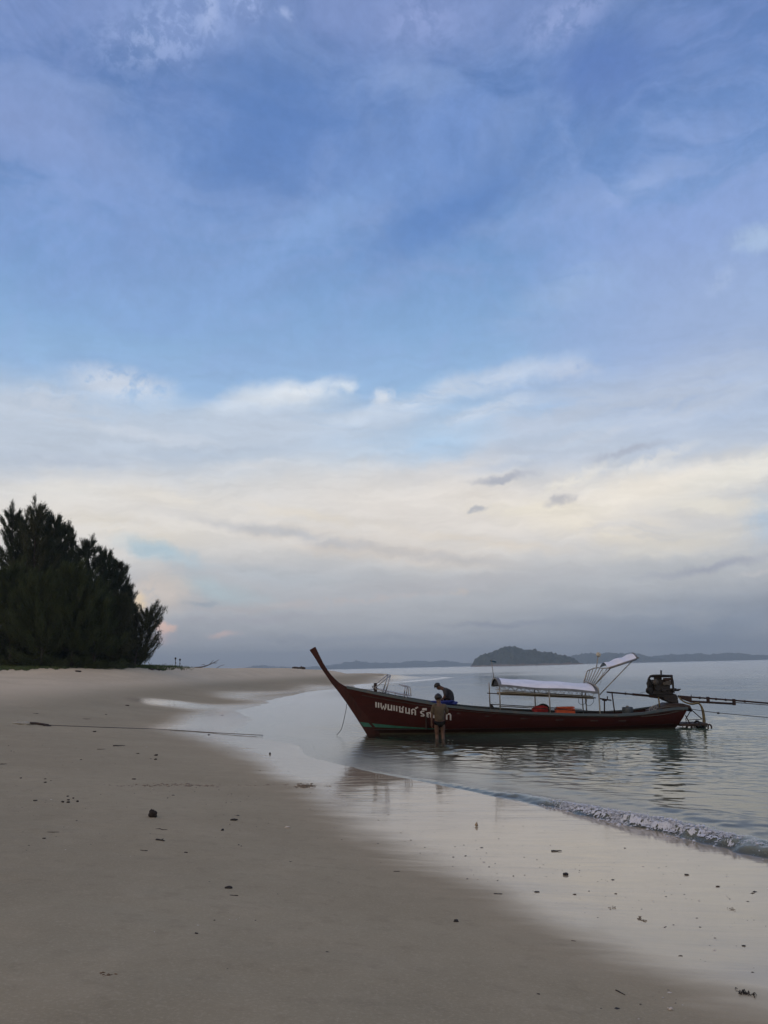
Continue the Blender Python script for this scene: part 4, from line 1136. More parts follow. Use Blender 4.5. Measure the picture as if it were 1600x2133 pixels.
# front hoop and a black sheet in the open arch, painting the shade inside
fh = MB(); fh.tube([roof_pt(0.005, -1 + 2 * j / 16, -.03) for j in range(17)], .021, 7); fh.build('front_hoop', M['pipe'], boat)
ln = MB()
xi = xF + .06
arc = [roof_pt(0.03, -1 + 2 * j / 16, -.02) for j in range(17)]
ln.prism([Vector((xi, p.y * .97, p.z)) for p in arc], (.02, 0, 0)); ln.build('canopy_arch_shade', M['rubber'], boat)
# side lattice and rails under the roof
for o, nm in ((NEAR + .02, 'lattice'), (FARO - .02, 'lattice')):
    m_ = MB(); n_ = 22
    up = [Vector((xF + .12 + (xR - xF - .2) * i / n_, o, (eF.z + (eR.z - eF.z) * i / n_) - .035)) for i in range(n_ + 1)]
    dn = [p - Vector((0, 0, .155)) for p in up]
    m_.tube([up[0], up[-1]], .012, 5); m_.tube([dn[0], dn[-1]], .012, 5)
    for i in range(0, n_, 2): m_.tube([up[i], dn[i + 1]], .007, 4); m_.tube([dn[i + 1], up[i + 2]], .007, 4)
    m_.build(nm, M['pipe'], boat)
rk = MB(); a, c = bp(1016, 1442.5, -.55), bp(1238, 1452.5, -.55)
a0 = Vector((a.x, -.55, a.z)); c0 = Vector((c.x, -.55, c.z))
rk.tube([a0 - Vector((.02, 0, .02)), c0 + Vector((.05, 0, -.02))], .014, 6); rk.build('rack_rail', M['rust'], boat)
bd = MB(); s0, s1 = bp(1040, 1444.5, -.5), bp(1236, 1453, -.5)
d_ = (s1 - s0); L_ = d_.length; rot = Matrix.Rotation(-math.atan2(d_.z, d_.x), 3, 'Y')
bd.box((s0 + s1) / 2 + Vector((0, .28, -.0)), (L_, .62, .095), rot); bd.build('rack_board', M['plank'], boat, bevel=.012)
for o in (.74, -.74):
    m_ = MB(); m_.tube([bp(1022, 1467, o) if o > 0 else bp(1040, 1471, o), bp(1212, 1477.5, o) if o > 0 else bp(1247, 1482, o)], .014, 6); m_.build('side_rail', M['rust'], boat)
for k, (x, y) in enumerate(((1210, 1455), (1224, 1457))):
    m_ = MB(); m_.tube(smooth_path([bp(x - 5, y - 2, .1), bp(x - 4, y + 9, .1), bp(x + 4, y + 13, .1), bp(x + 12, y + 6, .1), bp(x + 13, y - 3, .1)], 6), .007, 5); m_.build('hanging_cable', M['rubber'], boat)

# raised rear awning on a fan of bars
aw = MB()
base = [bp(1218 + 3.6 * i, 1419.5 + 1.1 * i, .55 - .22 * i) for i in range(7)]
tops = [bp(x, y, .55 - .22 * i) for i, (x, y) in enumerate([(1223.5, 1398.5), (1229, 1395.5), (1236, 1392.5), (1243.5, 1391), (1250, 1391), (1256, 1392), (1266, 1391.5)])]
for a, c in zip(base, tops): aw.tube([a, c], .014, 6)
aw.tube(smooth_path([base[0] - Vector((.03, 0, .02))] + tops, 4), .018, 6)
aw.tube([base[0], base[-1]], .014, 6)
aw.tube([bp(1240, 1425.5, -.72), bp(1271, 1393, -.72)], .02, 6)
aw.tube([bp(1248.4, 1448, -.78), bp(1317, 1377, -.74)], .017, 6)
aw.tube(smooth_path([bp(1256, 1396, -.5), bp(1254, 1410, -.5), bp(1249, 1427, -.6)], 4), .006, 5)
aw.tube([bp(1266, 1391.5, -.77), bp(1330, 1370.5, -.74)], .018, 6); aw.tube([bp(1250, 1389, .62), bp(1312, 1368, .58)], .018, 6)
aw.tube([bp(1330, 1370.5, -.74), bp(1312, 1368, .58)], .022, 6)
aw.build('awning_frame', M['pipe'], boat)
sh = MB(); vv = []
for i in range(17):
    u = i / 16
    a = bp(1267, 1391, -.76).lerp(bp(1326, 1371.3, -.74), u); c = bp(1250, 1388.5, .6).lerp(bp(1309, 1368.6, .58), u)
    for j in range(9):
        v = j / 8; p = a.lerp(c, v); p.z += .13 * math.sin(math.pi * v) + .02 * math.sin(u * 14 + v * 3)
        vv.append(p)
ff = [(i * 9 + j, (i + 1) * 9 + j, (i + 1) * 9 + j + 1, i * 9 + j + 1) for i in range(16) for j in range(8)]
sh.add(vv, ff, True); sh.add([p - Vector((0, 0, .008)) for p in vv], [f[::-1] for f in ff], True); sh.build('awning_sheet', M['tarp'], boat)
he = MB(); he.tube([bp(1268, 1393.2, -.78), bp(1327, 1373.4, -.76)], .02, 6); he.tube([p + Vector((.02, 0, 0)) for p in vv[-9:]], .03, 6); he.build('awning_hem', M['trim'], boat)
lp_ = MB(); a, c = bp(1242.5, 1391, 0), bp(1246, 1366.5, 0)
lp_.tube([a, c], .016, 6); lp_.build('lamp_pole', M['pipe'], boat)
lh = MB(); h_ = bp(1246.8, 1363.5, 0); lh.lathe([(.03, -.07), (.075, -.05), (.085, .0), (.075, .05), (.03, .075)], h_, 12, Matrix.Rotation(R(25), 3, 'Y')); lh.build('signal_lamp', M['lampglass'], boat)
fp = MB(); fp.tube([bp(1028.7, 1412, 0), bp(1023.7, 1374.5, 0)], .012, 6); fp.build('flag_pole', M['pipe'], boat)
fg = MB(); vv = []
for i in range(9):
    u = i / 8
    for j in range(4):
        p = bp(1021.5 + 12.5 * u, 1375.2 + 2.6 * u + 2.2 * j / 3 * 1.2, 0); p.y += .04 * math.sin(u * 7 + j); vv.append(p)
ff = [(i * 4 + j, (i + 1) * 4 + j, (i + 1) * 4 + j + 1, i * 4 + j + 1) for i in range(8) for j in range(3)]
fg.add(vv, ff, True); fg.add([p + Vector((0, .006, 0)) for p in vv], [f[::-1] for f in ff], True); fg.build('flag', M['flag'], boat)

# stern fittings: T post, tiller crutch, hull rope, stern step with struts
m_ = MB(); m_.tube([bp(1259.2, 1487, -.4), bp(1259.2, 1458.5, -.4)], .022, 7); m_.tube([bp(1247.5, 1455, -.4), bp(1273.5, 1458.8, -.4)], .024, 7)
m_.tube([bp(1265.3, 1457, -.4), bp(1265.3, 1450.5, -.4)], .018, 6); m_.tube([bp(1256, 1457.2, -.45), bp(1263, 1458.3, -.35)], .04, 7); m_.build('crutch_post', M['rust'], boat)
m_ = MB(); m_.tube([bp(1281, 1488, -.2), bp(1274.8, 1443, -.2)], .021, 7); m_.build('tiller_crutch', M['rust'], boat)
m_ = MB(); m_.tube([bp(1371.8, 1452, -.1), bp(1374.5, 1476, -.1)], .024, 7); m_.build('engine_prop_stick', M['hose'], boat)
m_ = MB(); path = [on_hull(x, y, .012) for x, y in [(1335, 1492), (1360, 1490.5), (1385, 1487.5), (1405, 1483), (1425, 1478.5)]]
path = [q for q in path if q is not None]
m_.tube(smooth_path(path, 4), .009, 5); m_.tube(smooth_path([bp(1368, 1476, -.6), bp(1390, 1472, -.56), bp(1410, 1471.6, -.54), bp(1424, 1475, -.54), bp(1434, 1477, -.5)], 4), .009, 5); m_.build('stern_lashing', M['rope'], boat)
stp = MB()
a, c = bp(1417, 1520, -.45), bp(1476, 1521.5, -.45)
stp.box(((a.x + c.x) / 2, 0, .115), (c.x - a.x, .9, .075)); stp.build('stern_step', M['dark_wood'], boat, bevel=.01)
for (x0, y0), (x1, y1) in [((1427.8, 1490), (1441.5, 1515)), ((1428.5, 1497), (1431, 1515)), ((1440, 1478.5), (1429, 1497)), ((1441, 1479), (1462.5, 1498)), ((1430, 1500), (1462, 1498)), ((1421, 1514), (1425, 1506)), ((1425, 1506), (1430, 1514))]:
    for o in (-.4, .35):
        stf = MB(); stf.tube([bp(x0, y0, o), bp(x1, y1, o)], .016 if y0 < 1496 else .011, 6); stf.build('step_strut', M['rust'], boat)
br = MB(); q = [bp(1475.5, 1523, -.4), bp(1475.5, 1511, -.4), bp(1479, 1509.5, -.4), bp(1482, 1514, -.4), bp(1481.5, 1526, -.4), bp(1477, 1529, -.4)]
br.tube(smooth_path(q, 4), .026, 7); br.build('step_bracket', M['rust'], boat); br = MB(); br.tube(smooth_path([p + Vector((0, .75, 0)) for p in q], 4), .026, 7); br.build('step_bracket', M['rust'], boat)

# ------------------------------------------------------------------ long tail engine, swivelling on the stern block
def local_empty(name, p):
    """top-level Empty at a point of the boat's frame, turned with the boat"""
    w = BOAT_M @ Vector(p); return empty(name, w, PHI), Vector(p)
piv = bp(1404, 1466, 0)
eng, EO = local_empty('longtail_engine', piv)
setp(eng, 'black oily diesel engine with tiller and long propeller shaft on the boat stern', 'engine')
class EB(MB):
    def fin(s, name, mat, root=None, org=None, bevel=0.0):
        org = EO if org is None else org; s.v = [tuple(Vector(v) - org) for v in s.v]
        return s.build(name, mat, eng if root is None else root, bevel)
def q(x, y, o=0.0): return bp(x, y, o)
blk = EB()
def pbox(mb, x0, y0, x1, y1, o0, o1):
    a, c = q(x0, y0), q(x1, y1); mb.box(((a.x + c.x) / 2, (o0 + o1) / 2, (a.z + c.z) / 2), (abs(c.x - a.x), o1 - o0, abs(a.z - c.z)))
pbox(blk, 1358, 1416, 1393, 1440, -.20, .22); pbox(blk, 1353, 1424, 1360, 1443, -.14, .16); pbox(blk, 1362, 1410, 1376, 1417, -.16, .05); pbox(blk, 1355, 1438, 1398, 1446, -.22, .24)
pbox(blk, 1350.5, 1414, 1354.5, 1422, -.10, .12)
blk.fin('engine_block', M['black'], bevel=.018)
fr = EB()
for o in (-.30, .30):
    path = [q(1350, 1441, o), q(1350.5, 1420, o), q(1353, 1411.5, o), q(1359, 1407.5, o), q(1378, 1407.2, o), q(1396, 1408.5, o), q(1400, 1413, o), q(1402, 1428, o), q(1403.5, 1443, o)]
    fr.tube(smooth_path(path, 4), .035, 8)
for x, y in ((1350, 1430), (1359, 1407.5), (1396, 1408.5), (1403, 1438)): fr.tube([q(x, y, -.3), q(x, y, .3)], .03, 8)
fr.fin('engine_cage', M['black'])
m_ = EB(); pbox(m_, 1360, 1406.2, 1396, 1410.5, -.28, .28); m_.fin('top_plate', M['rust'], bevel=.01)
m_ = EB(); pbox(m_, 1377, 1412, 1395, 1417, -.33, -.18); pbox(m_, 1394, 1417, 1399, 1426, -.26, -.1); m_.fin('manifold', M['rust'], bevel=.012)
m_ = EB(); pbox(m_, 1381, 1418, 1392, 1427, -.31, -.2); m_.tube([q(1384.5, 1424, -.33), q(1384.5, 1424, -.2)], .06, 10); m_.fin('carburettor', M['cast'], bevel=.01)
m_ = EB(); c_ = q(1365, 1421, -.24); m_.lathe([(.04, 0), (.10, .01), (.10, .07), (.04, .09)], c_, 14, Matrix.Rotation(R(90), 3, 'X')); m_.tube([q(1360, 1416, -.3), q(1362, 1425, -.3)], .012, 5); m_.tube([q(1365.5, 1418, -.34), q(1366, 1426, -.34)], .012, 5); m_.fin('alternator', M['cast'])
m_ = EB(); c_ = q(1352, 1438.5, -.16); m_.lathe([(.06, 0), (.115, .01), (.115, .09), (.06, .10)], c_, 16, Matrix.Rotation(R(90), 3, 'X')); c_ = q(1351.5, 1424, -.16); m_.lathe([(.05, 0), (.085, .01), (.085, .08), (.05, .09)], c_, 14, Matrix.Rotation(R(90), 3, 'X')); m_.fin('pulley', M['black'])
m_ = EB(); m_.tube([q(1377.2, 1408, 0), q(1377.2, 1396.2, 0)], .028, 9); m_.fin('exhaust_stub', M['black'])
m_ = EB(); pbox(m_, 1372, 1434.5, 1381, 1440, -.34, -.22); pbox(m_, 1360, 1434, 1404, 1437, -.27, -.23); m_.fin('bracket', M['black'], bevel=.008)
m_ = EB(); m_.prism([q(1401, 1436.5, -.16), q(1412, 1435.8, -.16), q(1419.8, 1434.8, -.16), q(1414, 1439.8, -.16), q(1402, 1440, -.16)], (0, .34, 0)); m_.fin('guard_plate', M['black'])
m_ = EB(); m_.prism([q(1356, 1443, -.17), q(1400, 1443, -.17), q(1410, 1447, -.17), q(1413, 1454, -.17), q(1411, 1465, -.17), q(1400, 1464.5, -.17), q(1384, 1458.5, -.17), q(1383, 1454, -.17), q(1368, 1451, -.17)], (0, .36, 0)); m_.fin('gearbox', M['black'], bevel=.02)
m_ = EB(); pbox(m_, 1402.5, 1458, 1411.5, 1467.5, -.12, .13); m_.lathe([(.10, -.06), (.10, .03), (.07, .06)], q(1405.5, 1466), 14); m_.fin('swivel', M['black'], bevel=.015)
til = EB(); til.tube([q(1264, 1441.6, -.05), q(1320, 1446.5, -.05)], .026, 8); til.tube([q(1319, 1446.4, -.05), q(1354, 1449.6, -.05)], .038, 8); til.tube([q(1353, 1449, -.05), q(1372, 1451.5, -.05), q(1386, 1455, -.05)], .062, 9)
for x in (1302, 1318, 1337): til.tube([q(x, 1441.5 + (x - 1264) * .088, -.05), q(x + 2, 1441.7 + (x - 1264) * .088, -.05)], .042, 8)
to = til.fin('tiller', M['rust'])
cb = EB(); cb.tube(smooth_path([q(1334.5, 1447.5, -.05), q(1334.5, 1443.5, -.05), q(1350, 1440.5, -.05)], 4), .006, 5); cb.fin('throttle_cable', M['rubber'], to)
sh = EB()
sh.tube([q(1412, 1450, 0), q(1500, 1456.6, 0), q(1700, 1473, 0)], .028, 9)
sh.tube([q(1441, 1461.2, 0), q(1530.5, 1466.2, 0)], .036, 9)
for x, y in ((1475, 1457), (1529, 1461.5)):
    sh.box(q(x, y + 1, 0), (.075, .1, .2))
for x in (1456, 1490, 1510, 1550): y = 1450 + (x - 1412) * .078; sh.tube([q(x, y, 0), q(x + 3, y + .25, 0)], .041, 9)
sh.tube([q(1440, 1447, 0), q(1440, 1453, 0)], .014, 6)
sh.tube([q(1529, 1463, 0), q(1700, 1476.5, 0)], .012, 6)
so = sh.fin('propeller_shaft', M['rust'])
m_ = EB(); m_.prism([q(1416, 1449, -.07), q(1424, 1449.3, -.07), q(1441, 1451.8, -.07), q(1442, 1464, -.07), q(1430, 1459.5, -.07), q(1417, 1454, -.07)], (0, .14, 0)); m_.fin('shaft_housing', M['rust'], bevel=.012)
pr = EB(); hub = q(1702, 1473.2, 0)
pr.tube([hub - Vector((.08, 0, -.006)), hub + Vector((.1, 0, -.008))], .04, 9)
for k in range(3):
    a = R(120 * k + 20); d = Vector((0, math.cos(a), math.sin(a))); e = Vector((0, -math.sin(a), math.cos(a)))
    pr.prism([hub + d * .03 - e * .02, hub + d * .15 - e * .07 + Vector((.02, 0, 0)), hub + d * .18 + e * .02 + Vector((.05, 0, 0)), hub + d * .12 + e * .08 + Vector((.06, 0, 0)), hub + d * .03 + e * .02], (.012, 0, 0))
pr.fin('propeller', M['cast'], so)
for k, (dx, dy, o, r_) in enumerate(((0, 0, -.10, .026), (2.5, 1.2, -.04, .024), (-2, -1, .06, .022))):
    m_ = EB(); pts = [(1414, 1452), (1420, 1458), (1428, 1463), (1441, 1466.2), (1452, 1464.2), (1458, 1467), (1463, 1477), (1465.5, 1490), (1466.5, 1503), (1466, 1512)]
    m_.tube(smooth_path([q(x + dx * i / 9, y + dy * min(i, 5) / 5, o) for i, (x, y) in enumerate(pts)], 5), r_, 8); m_.fin('water_hose', M['hose'])

# hoses and loops lying on the stern step
for k, (cx, cy, rx, ry, o) in enumerate(((1452, 1506.5, 6.2, 6, -.32), (1459, 1509, 6.5, 5, -.1), (1436, 1511, 5, 5, -.25))):
    t_, tO = local_empty('black_hose', bp(cx, cy + ry, o))
    m_ = EB(); pts = [bp(cx - rx * math.cos(a), cy + ry - 1.75 * ry * math.sin(a), o + .12 * math.cos(a)) for a in np.linspace(-.15, math.pi + .15, 9)]
    m_.tube(smooth_path(pts, 4), .032, 8); me_ = m_.fin('hose_loop', M['rubber'], t_, tO)
    setp(t_, ['black hose loop standing up in the middle of the stern step', 'black hose loop on the outer end of the stern step', 'small black hose loop beside the transom on the stern step'][k], 'hose', 'black hose loops on the stern step')
t_, tO = local_empty('rope_heap', bp(1443, 1515, -.2))
m_ = EB(); rr_ = random.Random(4)
for k in range(9):
    c_ = bp(1430 + 4.6 * k, 1514 - rr_.uniform(0, 1.5), -.3 + .07 * k)
    m_.tube(smooth_path([c_ + Vector((rr_.uniform(-.12, .12), rr_.uniform(-.15, .15), rr_.uniform(0, .09))) for _ in range(6)], 4), .016, 5)
m_.fin('rope_tangle', M['rope_dark'], t_, tO); setp(t_, 'tangle of dark wet rope heaped on the stern step', 'rope')

# ------------------------------------------------------------------ things lying in the boat
def item(name, p, label, cat, group=None):
    t_, o_ = local_empty(name, p); setp(t_, label, cat, group); return t_, o_
t_, o_ = item('red_bag', bp(1127, 1484, -.35), 'red bag with black carrying strap lying under the canopy', 'bag')
m_ = EB(); m_.lump(bp(1126, 1478, -.35), (.28, .15, .14), 3, 3, .06); a, c = bp(1112, 1472, -.35), bp(1141, 1485, -.35)
m_.box((a + c) / 2, (c.x - a.x, .24, .18)); m_.fin('bag_body', M['red_cloth'], t_, o_, .03)
m_ = EB(); m_.tube(smooth_path([bp(1121, 1475, -.4), bp(1123, 1470, -.4), bp(1130, 1467.3, -.4), bp(1138, 1469, -.4), bp(1143, 1474, -.4), bp(1145, 1482, -.4)], 5), .028, 8); m_.fin('strap', M['rubber'], t_, o_)
t_, o_ = item('orange_box', bp(1176, 1487, -.3), 'bright orange plastic cool box standing under the rear end of the canopy', 'box')
m_ = EB(); a, c = bp(1156.5, 1474.5, -.3), bp(1196.5, 1487, -.3); m_.box((a + c) / 2 + Vector((0, 0, -.03)), (c.x - a.x, .36, .22)); m_.fin('box_body', M['orange'], t_, o_, .03)
m_ = EB(); m_.box(Vector(((a.x + c.x) / 2 + .02, -.3, a.z + .012)), (c.x - a.x - .05, .33, .04)); m_.fin('box_lid', M['orange'], t_, o_, .014)
t_, o_ = item('grey_drum', bp(1308, 1488, -.1), 'dark blue grey plastic drum with a small cap near the stern', 'drum')
m_ = EB(); b_ = bp(1308, 1486, -.1); h_ = (bp(1308, 1472.5, -.1).z - b_.z); m_.lathe([(.165, -.06), (.175, .0), (.178, h_ * .5), (.175, h_ * .9), (.16, h_), (.05, h_ + .004)], b_, 20); m_.fin('drum_body', M['bluegrey'], t_, o_)
m_ = EB(); m_.lathe([(.045, h_), (.045, h_ + .035), (.03, h_ + .04)], b_ + Vector((0, 0, 0)), 12); m_.fin('drum_cap', M['pipe'], t_, o_)
t_, o_ = item('rope_coil', bp(1362, 1484, -.3), 'pale rope coil standing in loops on the stern deck', 'rope')
m_ = EB()
for k, (cx, cy, rr2) in enumerate(((1364, 1473.5, 4.2), (1360, 1475.5, 4), (1357, 1478.5, 4.6), (1367, 1475.5, 3.6))):
    m_.tube([bp(cx + rr2 * math.cos(a), cy + 1.25 * rr2 * math.sin(a), -.3 + .05 * k + .03 * math.sin(a)) for a in np.linspace(0, 6.28, 20)], .009, 5)
m_.fin('coil', M['pale_rope'], t_, o_)
t_, o_ = item('rubber_sandal', bp(1025, 1476, -.4), 'small black rubber flap leaning against the front canopy post', 'sandal')
m_ = EB(); m_.prism([bp(1021.5, 1466, -.45), bp(1025.5, 1467, -.45), bp(1029.5, 1474, -.45), bp(1029, 1479, -.45), bp(1023, 1479, -.45)], (0, .05, 0)); m_.fin('flap', M['rubber'], t_, o_, .008)
t_, o_ = item('blue_basin', bp(922, 1470, -.62), 'blue plastic basin on the near gunwale between the two men', 'basin')
cen = bp(922, 1468.5, -.5); m_ = EB(); n_ = 28; prof = [(.30, -.03), (.36, .10), (.385, .13), (.375, .138), (.345, .10), (.29, 0)]
m_.lathe(prof, cen, n_, None, (1.02, .62)); m_.fin('basin_body', M['blue_plastic'], t_, o_)
m_ = EB(); cl_ = bp(935, 1463.5, -.45)
m_.lump(cl_ + Vector((.08, 0, -.02)), (.24, .17, .065), 6, 3, .18); m_.fin('blue_cloth', M['blue_plastic'], t_, o_)
t_, o_ = item('stern_rope', bp(1436, 1476.6, -.3), 'thin dark mooring rope running out from the stern, knotted once', 'rope')
m_ = EB(); m_.tube(smooth_path([bp(1434, 1476, -.3), bp(1465, 1481, -.3), bp(1496.7, 1485, -.3), bp(1550, 1490, -.3), bp(1600, 1494.6, -.3), bp(1700, 1504, -.3)], 5), .010, 6); m_.lump(bp(1497, 1485.3, -.3), (.06, .035, .03), 2, 2, .2); m_.lump(bp(1439.5, 1478.5, -.3), (.03, .03, .035), 3, 2, .2)
m_.fin('rope_line', M['rope_dark'], t_, o_)
t_, o_ = item('prow_rope', bp(722, 1471, -.05), 'thin rope hanging from the prow down to the water', 'rope')
m_ = EB(); m_.tube(smooth_path([bp(722, 1466, -.09), bp(721.5, 1474, -.10), bp(718.5, 1490, -.11), bp(714.5, 1508, -.11), bp(711, 1519, -.11), bp(707, 1525, -.12), bp(702.5, 1529.5, -.15)], 6), .009, 6); m_.lump(bp(702.5, 1529.5, -.15), (.016, .016, .02), 1, 1, .1); m_.fin('rope_line', M['rope_dark'], t_, o_)

# ------------------------------------------------------------------ people
def skin_obj(name, pts, edges, radii, mat, parent, root=0, levels=2):
    me = bpy.data.meshes.new(name); me.from_pydata([tuple(p) for p in pts], edges, []); me.update()
    o = bpy.data.objects.new(name, me); C.objects.link(o)
    o.modifiers.new('skin', 'SKIN'); ss = o.modifiers.new('sub', 'SUBSURF'); ss.levels = levels; ss.render_levels = levels
    sv = me.skin_vertices[0].data
    for i, r_ in enumerate(radii):
        sv[i].radius = r_ if isinstance(r_, tuple) else (r_, r_); sv[i].use_root = (i == root)
    dg = bpy.context.evaluated_depsgraph_get(); dg.update()
    m2 = bpy.data.meshes.new_from_object(o.evaluated_get(dg)); m2.name = name
    bpy.data.objects.remove(o); bpy.data.meshes.remove(me)
    for p in m2.polygons: p.use_smooth = True
    m2.materials.clear(); m2.materials.append(mat)
    return link(name, m2, parent)
class Skel:
    def __init__(s): s.p, s.e, s.r = [], [], []
    def add(s, p, r, par=None):
        s.p.append(Vector(p)); s.r.append(r)
        if par is not None: s.e.append((par, len(s.p) - 1))
        return len(s.p) - 1
    def chain(s, pts, par):
        for p, r in pts: par = s.add(p, r, par)
        return par
    def hand(s, wrist, d, palm_n, side, par):
        """palm, four fingers and a thumb; d: direction of the fingers, palm_n: palm normal, side: thumb side"""
        d, palm_n = Vector(d).normalized(), Vector(palm_n).normalized(); w = d.cross(palm_n) * side
        k = s.add(Vector(wrist) + d * .05, (.034, .018), par)
        for i in range(4):
            o = (1.5 - i) * .019; L = (.068, .078, .072, .056)[i]
            b = s.add(Vector(wrist) + d * .092 + w * o, .0095, k)
            m_ = s.add(s.p[b] + d * L * .55 + palm_n * .010, .0088, b); s.add(s.p[m_] + d * L * .45 + palm_n * .022, .0075, m_)
        t1 = s.add(Vector(wrist) + d * .035 + w * .036 + palm_n * .008, .011, k); s.add(s.p[t1] + d * .04 + w * .016 + palm_n * .014, .009, t1)
        return k
M['skin'] = simple('skin', (0.135, 0.078, 0.054), (0.105, 0.058, 0.04), 0.55, 9, spec=.35)
M['skin_dark'] = simple('tanned skin', (0.085, 0.04, 0.025), (0.065, 0.03, 0.019), 0.55, 9, spec=.35)
M['hair'] = simple('black hair', (0.007, 0.006, 0.006), (0.014, 0.011, 0.010), 0.5, 60, bump=.004, bscale=90)
M['khaki'] = simple('khaki cotton', (0.10, 0.077, 0.048), (0.074, 0.056, 0.036), 0.9, 6, bump=.02, bscale=7)
M['charcoal'] = simple('charcoal cotton', (0.026, 0.027, 0.031), (0.04, 0.038, 0.042), 0.9, 6, bump=.02, bscale=8)
M['black_cloth'] = simple('black cloth', (0.007, 0.007, 0.008), (0.012, 0.012, 0.012), 0.9, 9, bump=.01, bscale=10, spec=.08)
M['eye'] = simple('eye', (0.02, 0.015, 0.012), None, 0.2)
def head_parts(s, neck, up, fwd, par):
    """head as part of the one body chain; returns the centre of the skull"""
    up, fwd = Vector(up).normalized(), Vector(fwd).normalized(); side_ = up.cross(fwd)
    n_ = s.add(Vector(neck), .054, par)
    j = s.add(Vector(neck) + up * .085 + fwd * .018, (.064, .070), n_)
    c_ = s.add(Vector(neck) + up * .155 + fwd * .016, (.080, .095), j)
    s.add(Vector(neck) + up * .215 + fwd * .008, (.066, .080), c_)
    ns = s.add(Vector(neck) + up * .118 + fwd * .105, .014, j)
    for q_ in (-1, 1): s.add(Vector(neck) + up * .128 + side_ * .083 * q_ - fwd * .005, (.012, .022), c_)
    s.add(Vector(neck) + up * .055 + fwd * .082, .02, j)
    return Vector(neck) + up * .155 + fwd * .012
def hair_obj(cen, up, fwd, parent, k=1.0):
    up, fwd = Vector(up).normalized(), Vector(fwd).normalized(); side_ = up.cross(fwd).normalized(); fw = side_.cross(up).normalized()
    bm = bmesh.new(); bmesh.ops.create_icosphere(bm, subdivisions=3, radius=1.0)
    kill = [v for v in bm.verts if (v.co.y > .45 and v.co.z < .35) or v.co.z < -.62 - .25 * v.co.y or (abs(v.co.x) > .75 and v.co.z < -.15 and v.co.y > -.05)]
    bmesh.ops.delete(bm, geom=kill, context='VERTS')
    rr_ = random.Random(5)
    for v in bm.verts:
        x, y, z = v.co; d = 1 + .05 * math.sin(9 * x + 2) * math.sin(8 * y) + rr_.uniform(-.025, .025)
        v.co = Vector(cen) + (side_ * x * .100 + fw * (y * .112 - .012) + up * (z * .122 + .022)) * d * k
    for f in bm.faces: f.smooth = True
    bmesh.ops.solidify(bm, geom=bm.faces[:], thickness=.012)
    me = bpy.data.meshes.new('hair'); bm.to_mesh(me); bm.free(); me.materials.append(M['hair'])
    return link('hair', me, parent)
def eyes(cen, up, fwd, parent):
    up, fwd = Vector(up).normalized(), Vector(fwd).normalized(); side_ = up.cross(fwd)
    for q_ in (-1, 1):
        m_ = MB(); m_.lump(Vector(cen) - up * .018 + fwd * .088 + side_ * .034 * q_, (.012, .012, .009), 1, 2, 0); m_.build('eye', M['eye'], parent)

# the man standing in the water, seen from behind
mp_ = at_z(917, 1538, 0.0)
man = empty('person', (mp_.x, mp_.y, -0.36), R(4))
setp(man, 'person in khaki shirt and black shorts standing knee deep beside the boat, seen from behind', 'person')
s = Skel()
pel = s.add((0, 0, .86), (.135, .10))
sp1 = s.add((0, -.005, .99), (.130, .092), pel); ch = s.add((0, -.012, 1.16), (.150, .10), sp1); uc = s.add((0, -.005, 1.30), (.115, .08), ch)
cen = head_parts(s, (-.01, .01, 1.385), (-.03, .06, 1), (-.1, 1, -.08), uc)
lh_ = s.chain([((-.155, -.005, 1.315), .058), ((-.195, -.01, 1.19), .044), ((-.225, 0, 1.06), .038), ((-.235, .035, .92), .033), ((-.238, .06, .82), .025)], uc)
s.hand((-.238, .06, .82), (-.02, .12, -1), (.9, .3, 0), 1, lh_)
rh_ = s.chain([((.155, -.005, 1.315), .058), ((.215, .015, 1.19), .044), ((.25, .06, 1.07), .038), ((.20, .20, 1.10), .033), ((.13, .33, 1.16), .025)], uc)
s.hand((.13, .33, 1.16), (-.5, .9, .3), (0, .2, -1), -1, rh_)
for q_, yk in ((-1, .03), (1, .0)):
    s.chain([((.085 * q_, 0, .80), (.088, .088)), ((.092 * q_, .012, .62), .076), ((.088 * q_, .02 + yk, .46), .055), ((.09 * q_, -.015 + yk, .32), .056), ((.092 * q_, -.01 + yk, .09), .036), ((.092 * q_, .02 + yk, .035), .036), ((.098 * q_, .13 + yk, .022), .028)], pel)
skin_obj('body', s.p, s.e, s.r, M['skin'], man)
c2 = Skel(); a = c2.add((0, -.002, .83), (.172, .128)); b_ = c2.add((0, -.004, .97), (.164, .122), a); c_ = c2.add((0, -.012, 1.14), (.176, .124), b_); d_ = c2.add((0, -.008, 1.285), (.148, .10), c_); c2.add((-.003, 0, 1.36), (.066, .062), d_)
c2.chain([((-.165, -.008, 1.305), .078), ((-.205, -.008, 1.18), .070), ((-.226, 0, 1.08), .066)], d_); c2.chain([((.165, -.006, 1.305), .078), ((.225, .015, 1.19), .070), ((.252, .05, 1.10), .066)], d_)
skin_obj('shirt', c2.p, c2.e, c2.r, M['khaki'], man)
c3 = Skel(); a = c3.add((0, 0, .86), (.150, .116))
for q_ in (-1, 1): c3.chain([((.082 * q_, 0, .80), (.104, .104)), ((.088 * q_, .004, .725), (.098, .098))], a)
skin_obj('shorts', c3.p, c3.e, c3.r, M['black_cloth'], man)
hair_obj(cen, (-.03, .06, 1), (-.1, 1, -.08), man, 1.04); eyes(cen, (-.03, .06, 1), (-.1, 1, -.08), man)

